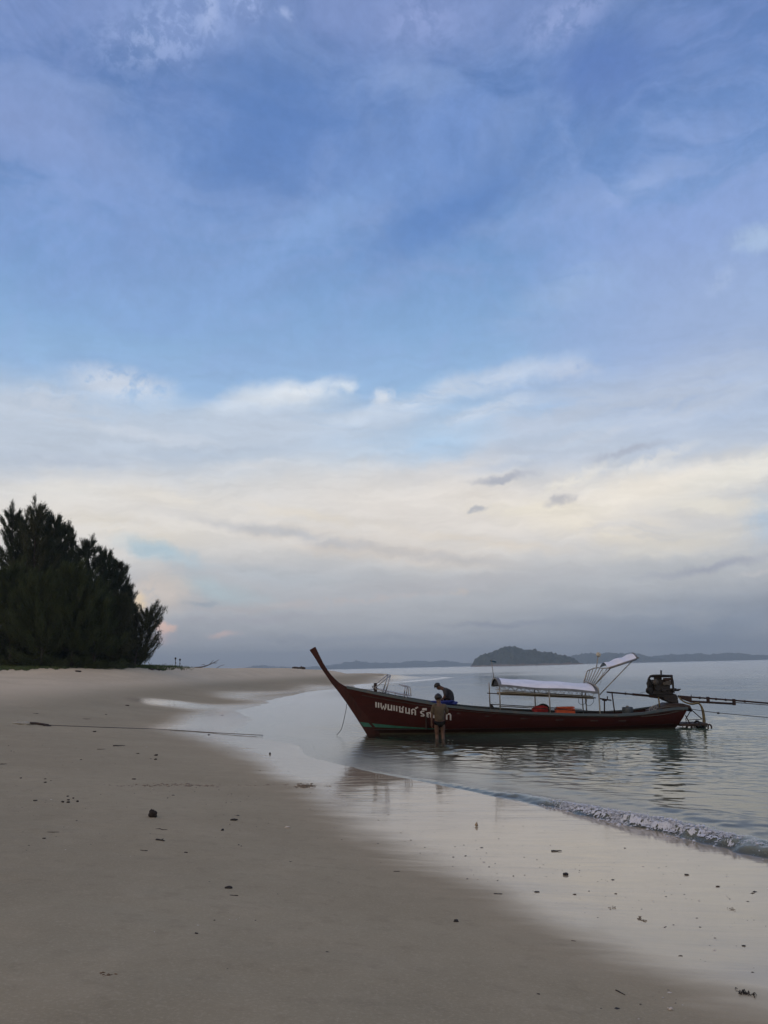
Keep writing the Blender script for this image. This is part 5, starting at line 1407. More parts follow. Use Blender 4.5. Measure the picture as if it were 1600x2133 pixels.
# the man sitting bent over in the boat
OFF = -.12
sit = bp(938, 1466, OFF); t_ = empty('person', BOAT_M @ sit, PHI)
setp(t_, 'person in dark shirt sitting in the boat, bent forward with head lowered', 'person')
def j(x, y, o=0.0): return bp(x, y, OFF + o) - sit
s = Skel()
pel = s.add(j(936.5, 1463.5), (.125, .145)); sp1 = s.add(j(937, 1454.5), (.115, .135), pel); ch = s.add(j(934, 1444.5), (.118, .155), sp1); uc = s.add(j(928.5, 1437), (.10, .125), ch)
hu, hf = Vector((-.86, 0, .38)), Vector((-.42, -.08, -.9))
cen = head_parts(s, j(922.3, 1433.6), hu, hf, uc)
for o in (-1, 1):
    w = s.chain([(j(927.5, 1439, .17 * o), .062), (j(927.5, 1446, .22 * o), .048), (j(925.5, 1453, .22 * o), .042), (j(920.5, 1457.5, .15 * o), .036), (j(916, 1460.5, .07 * o), .027)], uc)
    s.hand(j(916, 1460.5, .07 * o), (-.8, -.3 * o, -.5), (-.4, 0, -.9), o, w)
    s.chain([(j(932, 1464.5, .11 * o), .092), (j(922, 1464.5, .14 * o), .075), (j(912.5, 1464.5, .15 * o), .06), (j(913.5, 1475, .15 * o), .052), (j(915, 1489, .15 * o), .036), (j(911, 1491.5, .15 * o), .032)], pel)
skin_obj('body', s.p, s.e, s.r, M['skin_dark'], t_)
c2 = Skel(); a = c2.add(j(937, 1464), (.150, .165)); b_ = c2.add(j(937.3, 1454.5), (.145, .165), a); c_ = c2.add(j(934.3, 1444.5), (.148, .185), b_); d_ = c2.add(j(929, 1437), (.125, .15), c_); c2.add(j(924.2, 1434.6), (.07, .07), d_)
for o in (-1, 1): c2.chain([(j(928, 1438.7, .175 * o), .078), (j(928.3, 1445.5, .22 * o), .068), (j(927, 1450.5, .225 * o), .062)], d_)
skin_obj('shirt', c2.p, c2.e, c2.r, M['charcoal'], t_)
c3 = Skel(); a = c3.add(j(936.5, 1464.5), (.135, .155))
for o in (-1, 1): c3.chain([(j(932, 1465, .11 * o), .105), (j(922, 1465, .14 * o), .09), (j(914, 1465.5, .15 * o), .076)], a)
skin_obj('trousers', c3.p, c3.e, c3.r, M['black_cloth'], t_)
hair_obj(cen, hu, hf, t_); eyes(cen, hu, hf, t_)

# ------------------------------------------------------------------ casuarina trees at the top of the beach
def foliage_material(name, c1, c2, c3):
    m, nb = mat_new(name)
    t = nb.n('ShaderNodeTexCoord'); v = t.outputs['Object']
    n1 = nb.noise(v, 0.9, 4, 0.6).outputs['Fac']; n2 = nb.noise(v, 9, 2, 0.5).outputs['Fac']
    c = nb.mix(nb.rng(n1, .35, .65), c1 + (1,), c2 + (1,)); c = nb.mix(nb.math('MULTIPLY', nb.rng(n2, .5, .7), .6), c, c3 + (1,))
    p = principled(nb, Base_Color=c, Roughness=.7); p.inputs['Specular IOR Level'].default_value = .2
    tl = nb.n('ShaderNodeBsdfTranslucent'); nb.l(c, tl.inputs[0]); mx = nb.n('ShaderNodeMixShader'); mx.inputs[0].default_value = .2
    nb.l(p.outputs[0], mx.inputs[1]); nb.l(tl.outputs[0], mx.inputs[2]); out(nb, mx.outputs[0]); return m
M['leaf'] = [foliage_material('dark needles', (.024, .036, .018), (.034, .048, .022), (.05, .056, .028)),
             foliage_material('green needles', (.038, .055, .020), (.052, .068, .026), (.07, .075, .032)),
             foliage_material('olive needles', (.05, .055, .028), (.036, .046, .022), (.075, .07, .038))]
M['bark'] = simple('casuarina bark', (.06, .05, .042), (.03, .026, .023), .9, 5, bump=.01, bscale=14, stretch=(2, 2, .5))
def blades(base, dirs, lens, wid, r_):
    """thin pointed needles: one triangle each"""
    n = len(base); a = r_.normal(size=(n, 3)); a -= dirs * (a * dirs).sum(1, keepdims=True); a /= np.linalg.norm(a, axis=1, keepdims=True) + 1e-9
    w = (wid * np.ones(n))[:, None]
    return np.stack([base - a * w, base + a * w, base + dirs * lens[:, None]], 1)
def unit(v): return v / (np.linalg.norm(v, axis=-1, keepdims=True) + 1e-9)
def casuarina(px, top_py, Y, spread, leaf, seed, label, lean=(0, 0), skirt=0.06, nb_=110, tw=130, up_bias=.55, group='casuarina trees at the top of the beach', base_py=None):
    r_ = np.random.default_rng(seed)
    b = at_Y(px, 1395, Y); z0 = gz(b.x, b.y) - .1
    tp = at_Y(px + lean[0], top_py, Y + lean[1]); H = tp.z - z0
    root = empty('casuarina_tree', (b.x, b.y, z0)); setp(root, label, 'tree', group)
    topv = np.array([tp.x - b.x, tp.y - b.y, H])
    tm = MB(); pts = []; n = 8
    for i in range(n + 1):
        f = i / n; pts.append(tuple(topv * np.array([f ** 1.4, f ** 1.4, f]) + np.array([.12 * math.sin(5 * f + seed), .12 * math.cos(4 * f + seed), 0]) * f))
    rad = [max(.02, .030 * H * (1 - .93 * i / n)) * .62 for i in range(n + 1)]
    tm.tube(pts, .1, 8, radii=rad)
    P = np.array(pts); V = []
    for k in range(nb_):
        f = skirt + (1 - skirt) * (k + r_.uniform(0, 1)) / nb_
        f = min(f, .985); p0 = np.array([np.interp(f, np.linspace(0, 1, n + 1), P[:, c]) for c in range(3)])
        prof = (math.sin(math.pi * min(1, (1 - f) * .62 + .12)) ** .8) * (1 - (.3 if skirt > .05 else 0) * max(0, .25 - f) / .25) * (.55 + .55 * (1 - f)) + .03
        L = spread * prof * r_.uniform(.40, 1.22); az = k * 2.39996 + r_.uniform(-.4, .4)
        low = skirt < .05 and f < .12
        out_ = np.array([math.cos(az), math.sin(az), 0]); up0 = up_bias * (.55 + .75 * f) * r_.uniform(.6, 1.3) - (.62 if low else 0)
        m_ = 9; u = np.linspace(0, 1, m_)[:, None]
        path = p0 + out_ * L * u * (1 - .22 * u) + np.array([0, 0, 1.0]) * L * (up0 * u + r_.uniform(.1, .55) * u * u) + lean[0] * 0
        if L > .8 and k % 2 == 0: tm.tube([tuple(q_) for q_ in path[::2]], .03, 5, radii=[.012 * H / 10 + .02 * L / 3 * (1 - i / 4.5) for i in range(5)])
        nt = int(tw * (.35 + L / spread)); t = r_.uniform(.16, 1, nt) ** .75
        base = np.stack([np.interp(t, u[:, 0], path[:, c]) for c in range(3)], 1)
        tang = unit(np.stack([np.interp(t, u[:, 0], np.gradient(path[:, c])) for c in range(3)], 1))
        fan = r_.normal(size=(nt, 3)) * (.50 * (1 - .5 * t)[:, None]); d = unit(tang * .9 + fan + np.array([0, 0, .30]))
        base = base + r_.normal(size=(nt, 3)) * (.05 + .10 * L / spread)
        ln = r_.uniform(.28, .72, nt) * (1 - .25 * t) * (.6 + .4 * min(1, H / 10))
        V.append(blades(base, d, ln, .022, r_))
        # finer side needles on each shoot
        b2 = base + d * (ln * r_.uniform(.2, .8, nt))[:, None]; d2 = unit(d + r_.normal(size=(nt, 3)) * .55)
        V.append(blades(b2, d2, ln * .55, .016, r_))
    tm.build('trunk', M['bark'], root)
    me = tri_mesh('crown', np.concatenate(V), 3, M['leaf'][leaf]); link('crown', me, root)
    return root
# px of the base, top, distance, spread in metres, material, label
TREES = [
 (-70, 1070, 82, 4.6, 0, 'tall dark casuarina cut by the left edge of the picture, behind the front row', (0, 0)),
 (18, 1052, 80, 3.4, 0, 'tall casuarina with a thin double top, first full one from the left edge', (12, 0)),
 (70, 1044, 78, 3.2, 2, 'tallest casuarina of the grove, its feathery top in two spires', (4, 0)),
 (104, 1066, 79, 3.2, 0, 'tall casuarina with slanting plumes just right of the tallest one', (6, 0)),
 (136, 1084, 83, 2.4, 0, 'slim casuarina with a thin pointed top above the dip in the grove', (4, 0)),
 (182, 1116, 82, 3.4, 0, 'round headed dark casuarina in the middle of the grove', (2, 0)),
 (217, 1138, 84, 2.9, 0, 'casuarina with a single sharp spire right of the round headed one', (4, 0)),
 (240, 1156, 86, 2.3, 2, 'casuarina with swept plumes at the right shoulder of the grove', (12, 0)),
 (256, 1208, 85, 2.0, 0, 'lower casuarina whose side branches end the grove on the right', (10, 0)),
 (280, 1262, 80, 3.4, 2, 'small leaning casuarina on the right end, its plumes reaching over the beach', (26, 0)),
 (40, 1062, 84, 3.0, 0, 'dark casuarina filling the gap left behind the tallest one', (4, 0)),
 (90, 1054, 83, 3.0, 0, 'casuarina whose plumes close the gap right behind the tallest one', (-4, 0)),
 (122, 1078, 84, 2.6, 0, 'narrow casuarina standing just left of the slim pointed one', (2, 0)),
 (20, 1190, 74, 4.0, 1, 'bushy front row casuarina at the left edge of the picture', (0, 0)),
 (86, 1205, 73, 3.8, 1, 'bushy greenish casuarina in the front row below the tallest tree', (0, 0)),
 (150, 1182, 74, 3.4, 1, 'front row casuarina with a pointed greenish top below the dip', (4, 0)),
 (196, 1222, 75, 3.0, 1, 'front row casuarina, wide and greenish, below the round headed tree', (0, 0)),
 (236, 1246, 77, 2.5, 2, 'front row casuarina, brownish green, last before the leaning one', (6, 0)),
]
for i, (px, ty, Y, sp, lf, lab, ln_) in enumerate(TREES):
    front = i >= 13
    casuarina(px, ty + (8 if front else 24), Y, sp, lf, 100 + i, lab, ln_, skirt=.035 if front else .10, nb_=150 if front else (62 if 'leaning' in lab else 100), tw=165 if front else 175, up_bias=.5 if front else .62)

for k, (px, H_py) in enumerate([(-10, 1352), (22, 1358), (52, 1350), (80, 1360), (112, 1352), (140, 1361), (166, 1350), (196, 1358), (224, 1352), (250, 1360), (266, 1350), (280, 1366)]):
    casuarina(px, H_py, float(np.interp(px, [-60, 0, 300], [66, 68, 79])) + 6.5 + (k % 3), 2.1, 1 if k % 2 else 0, 300 + k, 'low dark bush at the foot of the grove, %s from the left' % ('first second third fourth fifth sixth seventh eighth ninth tenth eleventh last'.split()[k]), skirt=.02, nb_=70, tw=150, up_bias=.45, group='low bushes at the foot of the grove')

# grass bank below the trees
M['grass'] = foliage_material('beach grass', (.055, .085, .028), (.075, .10, .035), (.11, .11, .05))
r_ = np.random.default_rng(77); V = []
N_ = 26000
gxp = r_.uniform(-90, 410, N_); gY = np.interp(gxp, [-90, 0, 300, 410], [60, 64, 79, 92]) + r_.uniform(-1.5, 15, N_)
keep = r_.uniform(0, 1, N_) < np.clip((405 - gxp) / 110, 0, 1); gxp, gY = gxp[keep], gY[keep]
gxx = np.array([at_Y(p, 1395, y).x for p, y in zip(gxp, gY)]); edge = np.interp(gxp, [-90, 0, 300, 410], [60, 64, 79, 92]) + .6 + .9 * np.sin(gxp * .09) + .7 * np.sin(gxp * .31)
k_ = (gY > edge); gxx, gY = gxx[k_], gY[k_]
base = np.stack([gxx, gY, ground_z(gxx, gY) - .02], 1); d = unit(r_.normal(size=base.shape) * .45 + np.array([0, 0, 1.0]))
gr = tri_mesh('grass', blades(base, d, r_.uniform(.12, .34, len(base)), .035, r_), 3, M['grass']); setp(link('grass', gr), 'low green grass and creepers on the bank under the trees', kind='stuff')

# ------------------------------------------------------------------ posts, driftwood and shrubs on the crest
def ground_at_px(px, Y):
    p = at_Y(px, 1390, Y); return Vector((p.x, Y, gz(p.x, Y)))
def crest(px, Ys=(76, 135)):
    """the sand crest seen under pixel column px"""
    best = None
    for Y in np.linspace(*Ys, 60):
        p = ground_at_px(px, Y); v = (p.z - CAM.z) / Y
        if best is None or v > best[0]: best = (v, p)
    return best[1]
POST_Y = 84
for k, (px, lab) in enumerate(((365, 'dark torch post with a round head, left one of a pair on the sand crest'), (374.5, 'dark torch post with a round head, right one of a pair on the sand crest'))):
    g_ = crest(px, (78, 110)); t_ = empty('torch_post', g_); setp(t_, lab, 'post', 'pair of torch posts on the crest')
    sc = g_.y / F_PX; h_ = (1387 - (1369.5, 1371.5)[k]) * sc
    m_ = MB(); m_.tube([(0, 0, -.3), (.01, 0, h_ - .12)], .03, 7); m_.build('pole', M['dark_wood'], t_)
    m_ = MB(); m_.lathe([(.04, h_ - .17), (.09, h_ - .1), (.11, h_), (.08, h_ + .07), (.02, h_ + .09)], (.01, 0, 0), 10); m_.build('torch_head', M['black'], t_)
    m_ = MB(); m_.lump((.06 if k == 0 else .02, 0, h_ * .45), (.06, .05, .08), k, 2, .2); m_.build('knot', M['dark_wood'], t_)
M['drift'] = simple('grey driftwood', (.11, .095, .08), (.055, .048, .042), .9, 6, bump=.006, bscale=20)
g_ = crest(430, (84, 120)); sc = g_.y / F_PX
t_ = empty('driftwood_branch', g_ + Vector((0, 0, 0))); setp(t_, 'bare driftwood branch with forked twigs rising from the sand crest', 'driftwood')
def dpx(x, y, o=0): return (((x - 430) * sc), o, (1393 - y) * sc)
m_ = MB(); m_.tube(smooth_path([dpx(405, 1392.5), dpx(422, 1391), dpx(436, 1387), dpx(448, 1381.5), dpx(456, 1377)], 4), .1, 7, radii=[.09 - .075 * i / 16 for i in range(17)])
m_.build('main_limb', M['drift'], t_)
for a in ([(436, 1387), (442, 1380), (444, 1378)], [(443, 1383.5), (449, 1384), (452, 1382.5)], [(428, 1389.5), (424, 1386), (418, 1388)]):
    m_ = MB(); m_.tube(smooth_path([dpx(*q_, .1 * i) for i, q_ in enumerate(a)], 4), .04, 6, r1=.012); m_.build('twig', M['drift'], t_)
g_ = crest(455, (84, 125)); t_ = empty('driftwood_stick', g_); sc = g_.y / F_PX; setp(t_, 'thin stick leaning out of the sand right of the forked driftwood branch', 'driftwood')
m_ = MB(); m_.tube(smooth_path([(-.3, 0, -.05), (.2, .1, .25), (.75, .1, .42)], 4), .035, 6, r1=.012); m_.build('stick', M['drift'], t_)
g_ = crest(622, (100, 140)); sc = g_.y / F_PX; t_ = empty('driftwood_log', g_ + Vector((0, 0, .12))); setp(t_, 'dark driftwood log lying alone on the far sand spit', 'driftwood')
m_ = MB(); m_.tube(smooth_path([(-13 * sc, 0, .12), (-4 * sc, .1, .05), (6 * sc, 0, .06), (14 * sc, -.1, -.02)], 4), .16, 9, radii=[.13 + .08 * math.sin(i * .5) ** 2 for i in range(13)]); m_.build('log', M['dark_wood'], t_)
m_ = MB(); m_.tube([(4 * sc, 0, .1), (6 * sc, .1, .34)], .1, 7, r1=.06); m_.build('stub', M['dark_wood'], t_)
for px, lab in ((313, 'leafless little shrub on the grass bank just right of the trees'), (341.5, 'low leafless shrub left of the torch posts')):
    g_ = crest(px, (74, 95)); sc = g_.y / F_PX; t_ = empty('bare_shrub', g_); setp(t_, lab, 'shrub', 'leafless shrubs on the grass bank')
    rr_ = random.Random(px); m_ = MB(); hh = (9 if px < 320 else 7) * sc
    for k in range(9):
        a = rr_.uniform(0, 6.28); m_.tube(smooth_path([(0, 0, -.1), (.12 * math.cos(a), .12 * math.sin(a), hh * .5), (.28 * math.cos(a + .4), .28 * math.sin(a + .4), hh * rr_.uniform(.7, 1.05))], 3), .014, 5, r1=.006)
    m_.build('stems', M['drift'], t_)
# scraps along the edge of the grass
for k, (px, dY, L, lab) in enumerate([(316, 80, .9, 'dark driftwood scrap below the grass bank, left of the torch posts'), (330, 82, .5, 'short driftwood scrap below the grass bank, near the bare shrubs'), (163, 68.2, .5, 'dark lump of driftwood at the foot of the grass bank')]):
    p = ground_at_px(px, dY); t_ = MB(); t_.lump((0, 0, .04), (L * .5, .12, .08), k, 2, .3); o = t_.build('driftwood_scrap', M['dark_wood'], None, loc=p); setp(o, lab, 'driftwood')

# ------------------------------------------------------------------ mooring line across the sand
a0 = ground_hit(45, 1509); t_ = empty('mooring_anchor', a0); setp(t_, 'weathered timber and pale root half buried in sand, holding the mooring rope', 'anchor')
sc = a0.y / F_PX
m_ = MB(); m_.lump((0, .06, .02), (.24, .15, .07), 8, 3, .35); m_.lump((-.22, 0, .0), (.2, .09, .03), 9, 2, .3); m_.lump((.16, 0, .0), (.14, .09, .04), 10, 2, .3); m_.tube(smooth_path([(-.15, 0, .03), (-.45, .05, .04), (-.7, .1, .0)], 4), .02, 6, r1=.008); m_.build('root', M['plank'], t_)
e0 = ground_hit(101, 1512.5) - a0
m_ = MB(); m_.tube([Vector((.28, 0, .03)), e0 * .55 + Vector((0, 0, .06)), e0 + Vector((0, 0, .03))], .045, 8, r1=.035); m_.lump(e0 + Vector((-.05, 0, .0)), (.12, .08, .06), 2, 2, .25); m_.build('timber', M['dark_wood'], t_)
pts = [ground_hit(x, y) + Vector((0, 0, .022)) for x, y in [(96, 1511.5), (130, 1513), (200, 1515.7), (270, 1518), (340, 1520.5)]] + [at_z(x, y, .03) for x, y in [(420, 1524.5), (490, 1528.5), (548, 1531.5)]]
m_ = MB(); m_.tube(smooth_path(pts, 8), .011, 6); o = m_.build('mooring_rope', M['rope'], None); setp(o, 'long thin mooring rope stretched across the sand into the shallow water', 'rope')

# ------------------------------------------------------------------ foam on the breaking ripple
M['foam'] = simple('sea foam', (0.66, 0.68, 0.73), (0.44, 0.48, 0.52), 0.6, 60, bump=.004, bscale=90)
M['glassy'] = None
r_ = np.random.default_rng(5)
def wave_at(u):
    i = np.searchsorted(WL, u) - 1; i = np.clip(i, 0, len(WP) - 2); f = (u - WL[i]) / (WL[i + 1] - WL[i])
    p = WP[i] + (WP[i + 1] - WP[i]) * f[:, None]; t = WP[i + 1] - WP[i]; t = t / np.linalg.norm(t, axis=1, keepdims=True)
    nrm = np.stack([-t[:, 1], t[:, 0]], 1)          # seaward
    return p, t, nrm, np.interp(u, WL, AMP)
def arc_of_px(px):
    return float(np.interp(px, [640, 735, 850, 1000, 1160, 1280, 1400, 1500, 1600, 1720, 1900], WL[np.minimum(np.arange(11) * 6, len(WL) - 1)]))
u0, u1 = arc_of_px(1140), arc_of_px(1530)
dens_px = [(1120, 0), (1160, .35), (1200, .75), (1260, .7), (1320, 1.0), (1400, 1.0), (1450, .8), (1500, .45), (1540, .12), (1620, .05), (1700, 0)]
N_ = 42000
u = r_.uniform(arc_of_px(1120), arc_of_px(1700), N_)
dn = np.interp(u, [arc_of_px(p) for p, _ in dens_px], [d for _, d in dens_px]); dn *= .55 + .45 * np.sin(u * 9.0) * np.sin(u * 3.7 + 1) + .25 * np.sin(u * 21 + 2)
k_ = r_.uniform(0, 1, N_) < np.clip(dn, 0.02, 1) * .4; u = u[k_]; n = len(u)
p, t, nrm, A = wave_at(u)
sft = np.abs(r_.normal(0, .5, n)); 
dn_ = .17 - sft * .22 + .05 * np.sin(u * 5.1) * A / .1 + r_.normal(0, .025, n)       # distance seaward of the front
hz_ = A * np.where(dn_ > .1, np.exp(-((dn_ - .1) / .30) ** 2), np.exp(-((dn_ - .1) / .085) ** 2)) * (1.0 + r_.normal(0, .12, n)) + r_.uniform(-.004, .014, n)
hz_ = np.maximum(hz_, .004)
cen = np.stack([p[:, 0] + nrm[:, 0] * dn_, p[:, 1] + nrm[:, 1] * dn_, hz_], 1)
# each fleck of foam is a small squashed eight-sided lump
oct_v = np.array([(1, 0, 0), (-1, 0, 0), (0, 1, 0), (0, -1, 0), (0, 0, 1), (0, 0, -1)], float)
oct_f = [(0, 2, 4), (2, 1, 4), (1, 3, 4), (3, 0, 4), (2, 0, 5), (1, 2, 5), (3, 1, 5), (0, 3, 5)]
size = r_.gamma(1.8, .0026, n) + .0016
vs = oct_v[None] * size[:, None, None] * np.array([1.5, 1.2, .8]) * r_.uniform(.6, 1.4, (n, 6, 1)) + cen[:, None]
tri = vs[:, oct_f].reshape(-1, 3, 3)
# lacy sheet on the face of the wave, holed by a ridged noise
nu, nv = 1500, 26
uu = np.linspace(arc_of_px(1130), arc_of_px(1590), nu); pp, tt, nn, AA = wave_at(uu)
den = np.interp(uu, [arc_of_px(q_) for q_, _ in dens_px], [d for _, d in dens_px])
vv_ = np.linspace(-.06, .24, nv)
X_ = pp[:, 0][None] + nn[:, 0][None] * vv_[:, None]; Y_ = pp[:, 1][None] + nn[:, 1][None] * vv_[:, None]
nz_ = noise2(X_, Y_, 71, [(.9, .05, 6), (.35, .028, 6), (.16, .012, 6)])
d_ = vv_[:, None] - .10 - nz_ * np.clip(AA / .08, 0, 1.2)[None]
h_ = noise2(X_, Y_, 72, [(1.3, .10, 5), (.45, .10, 6), (.18, .10, 8)])
Z_ = AA[None] * np.where(d_ > 0, np.exp(-(d_ / .34) ** 2), np.exp(-(d_ / .10) ** 2)) * (.95 + h_) + .006 + np.abs(noise2(X_, Y_, 81, [(.09, .008, 9), (.045, .005, 9)]))
Z_ = np.maximum(Z_, .006)
lace = noise2(X_, Y_, 91, [(.22, .55, 8), (.10, .5, 9), (.05, .35, 9)])
prof_v = np.exp(-((vv_[:, None] - .04 - nz_) / .085) ** 2)
keepv = (np.abs(lace) < (0.9 * den[None] * prof_v + .02)) & (den[None] > .06)
fm = []
co = np.stack([X_, Y_, Z_], -1)
kq = keepv[:-1, :-1] & keepv[1:, :-1] & keepv[:-1, 1:] & keepv[1:, 1:]
iy_, ix_ = np.where(kq)
A4 = np.stack([co[iy_, ix_], co[iy_, ix_ + 1], co[iy_ + 1, ix_ + 1], co[iy_ + 1, ix_]], 1)
lace_tri = np.concatenate([A4[:, [0, 1, 2]], A4[:, [0, 2, 3]]])
tri = np.concatenate([tri, lace_tri])
me = tri_mesh('foam', tri, 3, M['foam']); setp(link('foam', me), 'white broken foam on the small breaking wave', kind='stuff')

# ------------------------------------------------------------------ wrack and litter on the sand
M['bark_bit'] = simple('dark wet bark', (.018, .015, .013), (.035, .027, .021), .7, 30, bump=.002, bscale=120)
M['brown_bit'] = simple('brown dry leaf', (.085, .06, .04), (.05, .036, .025), .8, 30)
M['husk'] = simple('coconut husk', (.03, .022, .017), (.014, .011, .009), .9, 25, bump=.006, bscale=60)
M['coral'] = simple('bleached coral', (.58, .53, .46), (.40, .36, .31), .85, 25, bump=.003, bscale=90)
M['buff'] = simple('buff shell', (.36, .27, .17), (.26, .20, .135), .7, 25)
M['weed_pale'] = simple('thin brown weed', (.24, .185, .125), (.17, .13, .09), .8, 25)
M['weed'] = simple('orange brown weed', (.16, .085, .035), (.09, .055, .03), .85, 20)
def place(px, py, w_px):
    g = ground_hit(px, py); d = (g - CAM).length
    return g, w_px * d / F_PX
def twig(name, px, py, w, ang, lab, thick=.05, kink=.12, mat='bark_bit', fork=False, cat='twig', group=None, seed=0):
    g, L = place(px, py, w); rr_ = random.Random(seed + int(px)); a = R(ang); d = Vector((math.cos(a), math.sin(a), 0)); s_ = Vector((-d.y, d.x, 0))
    r0 = max(.0035, L * thick); m_ = MB(); pts = []
    for i in range(5): f = i / 4 - .5; pts.append(d * L * f + s_ * L * kink * rr_.uniform(-1, 1) + Vector((0, 0, r0 * .7 + (.3 * r0 if i % 2 else 0))))
    m_.tube(smooth_path(pts, 4), r0, 7, radii=[r0 * (1.15 - .7 * i / 16) for i in range(17)])
    if fork:
        b_ = pts[2]; m_.tube([b_, b_ + (d * .4 + s_ * .8).normalized() * L * .25 + Vector((0, 0, r0))], r0 * .7, 6, r1=r0 * .3); b_ = pts[3]; m_.tube([b_, b_ + (d * .8 - s_ * .5).normalized() * L * .22], r0 * .6, 6, r1=r0 * .3)
    if kink > .5: pass
    o = m_.build(name, M[mat], None, loc=g); return setp(o, lab, cat, group)
def bit(name, px, py, w, lab, mat='bark_bit', flat=.3, deep=.5, cat='bark', group=None, seed=0, amp=.28, ang=0, extra=0):
    g, L = place(px, py, w); m_ = MB(); rz = Matrix.Rotation(R(ang), 3, 'Z')
    m_.lump((0, 0, L * flat * .32), (L * .5, L * deep * .5, L * flat * .5), seed + int(px * 3), 2, amp, rz)
    rr_ = random.Random(seed + int(px))
    for k in range(extra):
        m_.lump((L * rr_.uniform(-.55, .55), L * rr_.uniform(-.3, .3), L * flat * .25), (L * rr_.uniform(.12, .25), L * rr_.uniform(.1, .2), L * flat * rr_.uniform(.25, .5)), k + int(px), 1, amp, rz)
    o = m_.build(name, M[mat], None, loc=g); return setp(o, lab, cat, group)
def knob(name, px, py, w, lab, mat='coral', n=5, cat='coral', group=None):
    g, L = place(px, py, w); rr_ = random.Random(int(px * 7 + py)); m_ = MB(); m_.lump((0, 0, L * .14), (L * .32, L * .24, L * .2), int(px), 2, .25)
    for k in range(n):
        a = rr_.uniform(0, 6.28); m_.tube([(0, 0, L * .15), (math.cos(a) * L * .42, math.sin(a) * L * .3, L * rr_.uniform(.12, .38))], L * .12, 6, r1=L * .06)
    o = m_.build(name, M[mat], None, loc=g); return setp(o, lab, cat, group)
def weed(name, px, py, w, lab, mat='weed', n=26, cat='seaweed', flat=.12, group=None):
    g, L = place(px, py, w); rr_ = random.Random(int(px + py)); m_ = MB()
    for k in range(n):
        x, y = rr_.gauss(0, .22) * L, rr_.gauss(0, .3) * L; a = rr_.uniform(0, 6.28); l_ = L * rr_.uniform(.06, .16)
        m_.tube(smooth_path([(x, y, .003), (x + l_ * math.cos(a), y + l_ * math.sin(a), .004 + L * flat * rr_.random()), (x + 1.7 * l_ * math.cos(a + .7), y + 1.7 * l_ * math.sin(a + .7), .003)], 3), L * .012 + .001, 5)
    o = m_.build(name, M[mat], None, loc=g); return setp(o, lab, cat, group)

# the husk is a peaked fibrous lump
g, L = place(318, 1702, 17); m_ = MB(); m_.lump((0, 0, L * .30), (L * .46, L * .4, L * .42), 12, 3, .12)
m_.lump((-.02, 0, L * .55), (L * .22, L * .22, L * .26), 4, 2, .2); m_.lump((L * .3, -.02, L * .12), (L * .26, L * .2, L * .14), 5, 2, .2)
for k in range(14): a = k * .45; m_.tube([(L * .42 * math.cos(a), L * .36 * math.sin(a), L * .1), (L * .3 * math.cos(a), L * .26 * math.sin(a), L * .5), (L * .08 * math.cos(a), L * .08 * math.sin(a), L * .76)], .006, 5)
setp(m_.build('coconut_husk', M['husk'], None, loc=g), 'dark peaked coconut husk, the biggest dark thing on the dry sand', 'coconut')

twig('twig', 337, 1728, 24, -18, 'thin bent twig lying just below the coconut husk', .035, .16)
twig('twig', 334, 1752, 22, -28, 'thick forked dark twig, second piece below the coconut husk', .09, .06, fork=True)
twig('twig', 300, 1773, 15, -12, 'short tapered dark twig left below the thick forked one', .08, .05)
bit('bark_piece', 387, 1777, 9, 'small flat dark bark chip right of the thick forked twig')
bit('leaf', 487.5, 1709, 15, 'dark curled leaf right of the coconut husk at its height', flat=.3, deep=.3, cat='leaf', amp=.12, ang=8)
bit('leaf', 463.5, 1730.5, 8, 'small dark leaf standing slantwise below the curled leaf', flat=.6, deep=.5, cat='leaf', amp=.15, ang=60)
bit('bark_piece', 449, 1746, 7, 'small dark bark chip below the slanting small leaf')
for x, y, w_ in ((497, 1761.6, 'left'), (503, 1764.2, 'right')): bit('bark_crumb', x, y, 4, 'dark crumb, %s one of a pair below and right of the slanting small leaf' % w_, group='pair of dark crumbs', deep=.8, flat=.7)
twig('twig', 110.6, 1734, 23, 2, 'long straight thin twig at the left, above a short dark chip', .03, .03)
bit('bark_piece', 91.5, 1747, 8, 'short dark chip just below the long straight twig at the left')
bit('bark_piece', 73.5, 1668, 8, 'flat dark chip left of the cluster of crumbs', deep=.4, flat=.3)
for x, y, w, w_ in ((130.5, 1671, 6, 'leftmost'), (142.5, 1667, 5, 'inner upper'), (142.5, 1671.8, 6, 'lowest'), (161, 1670, 6, 'rightmost'), (141, 1659, 4, 'topmost'), (153, 1663, 4, 'upper right')): bit('bark_crumb', x, y, w, 'dark crumb, %s one in the loose cluster on the left of the beach' % w_, group='cluster of dark crumbs', flat=.5)
twig('twig', 38, 1806, 10, 6, 'short dark twig near the left edge below the long straight one', .09, .04)
bit('bark_piece', 436, 1838, 7, 'small round dark bit above the thick dark seed pod', deep=.6)
bit('seed_pod', 476, 1851.5, 16, 'thick dark seed pod with a rounded end, above a straight stick', flat=.42, deep=.42, cat='seed pod', amp=.1, ang=14)
twig('stick', 487.5, 1867, 16, 1, 'short straight black stick just below the thick seed pod', .09, .0, cat='stick')
bit('shell', 302, 1848, 6, 'little white shell alone on bare sand left of the seed pod', mat='coral', cat='shell')
knob('coral_piece', 146, 1847, 13, 'flat pale coral piece on bare sand, upper one at the left')
knob('coral_piece', 109, 1926, 10, 'pale knobby coral piece above a black crumb at the lower left')
bit('shell', 79, 1913, 5, 'little white shell up and left of the pale knobby coral', mat='coral', cat='shell')
bit('bark_crumb', 120, 1938, 5, 'black crumb just below the pale knobby coral', deep=.9, flat=.8)
bit('leaf', 146, 1961.5, 11, 'brownish crumpled leaf below the black crumb at the lower left', mat='brown_bit', cat='leaf', extra=3)
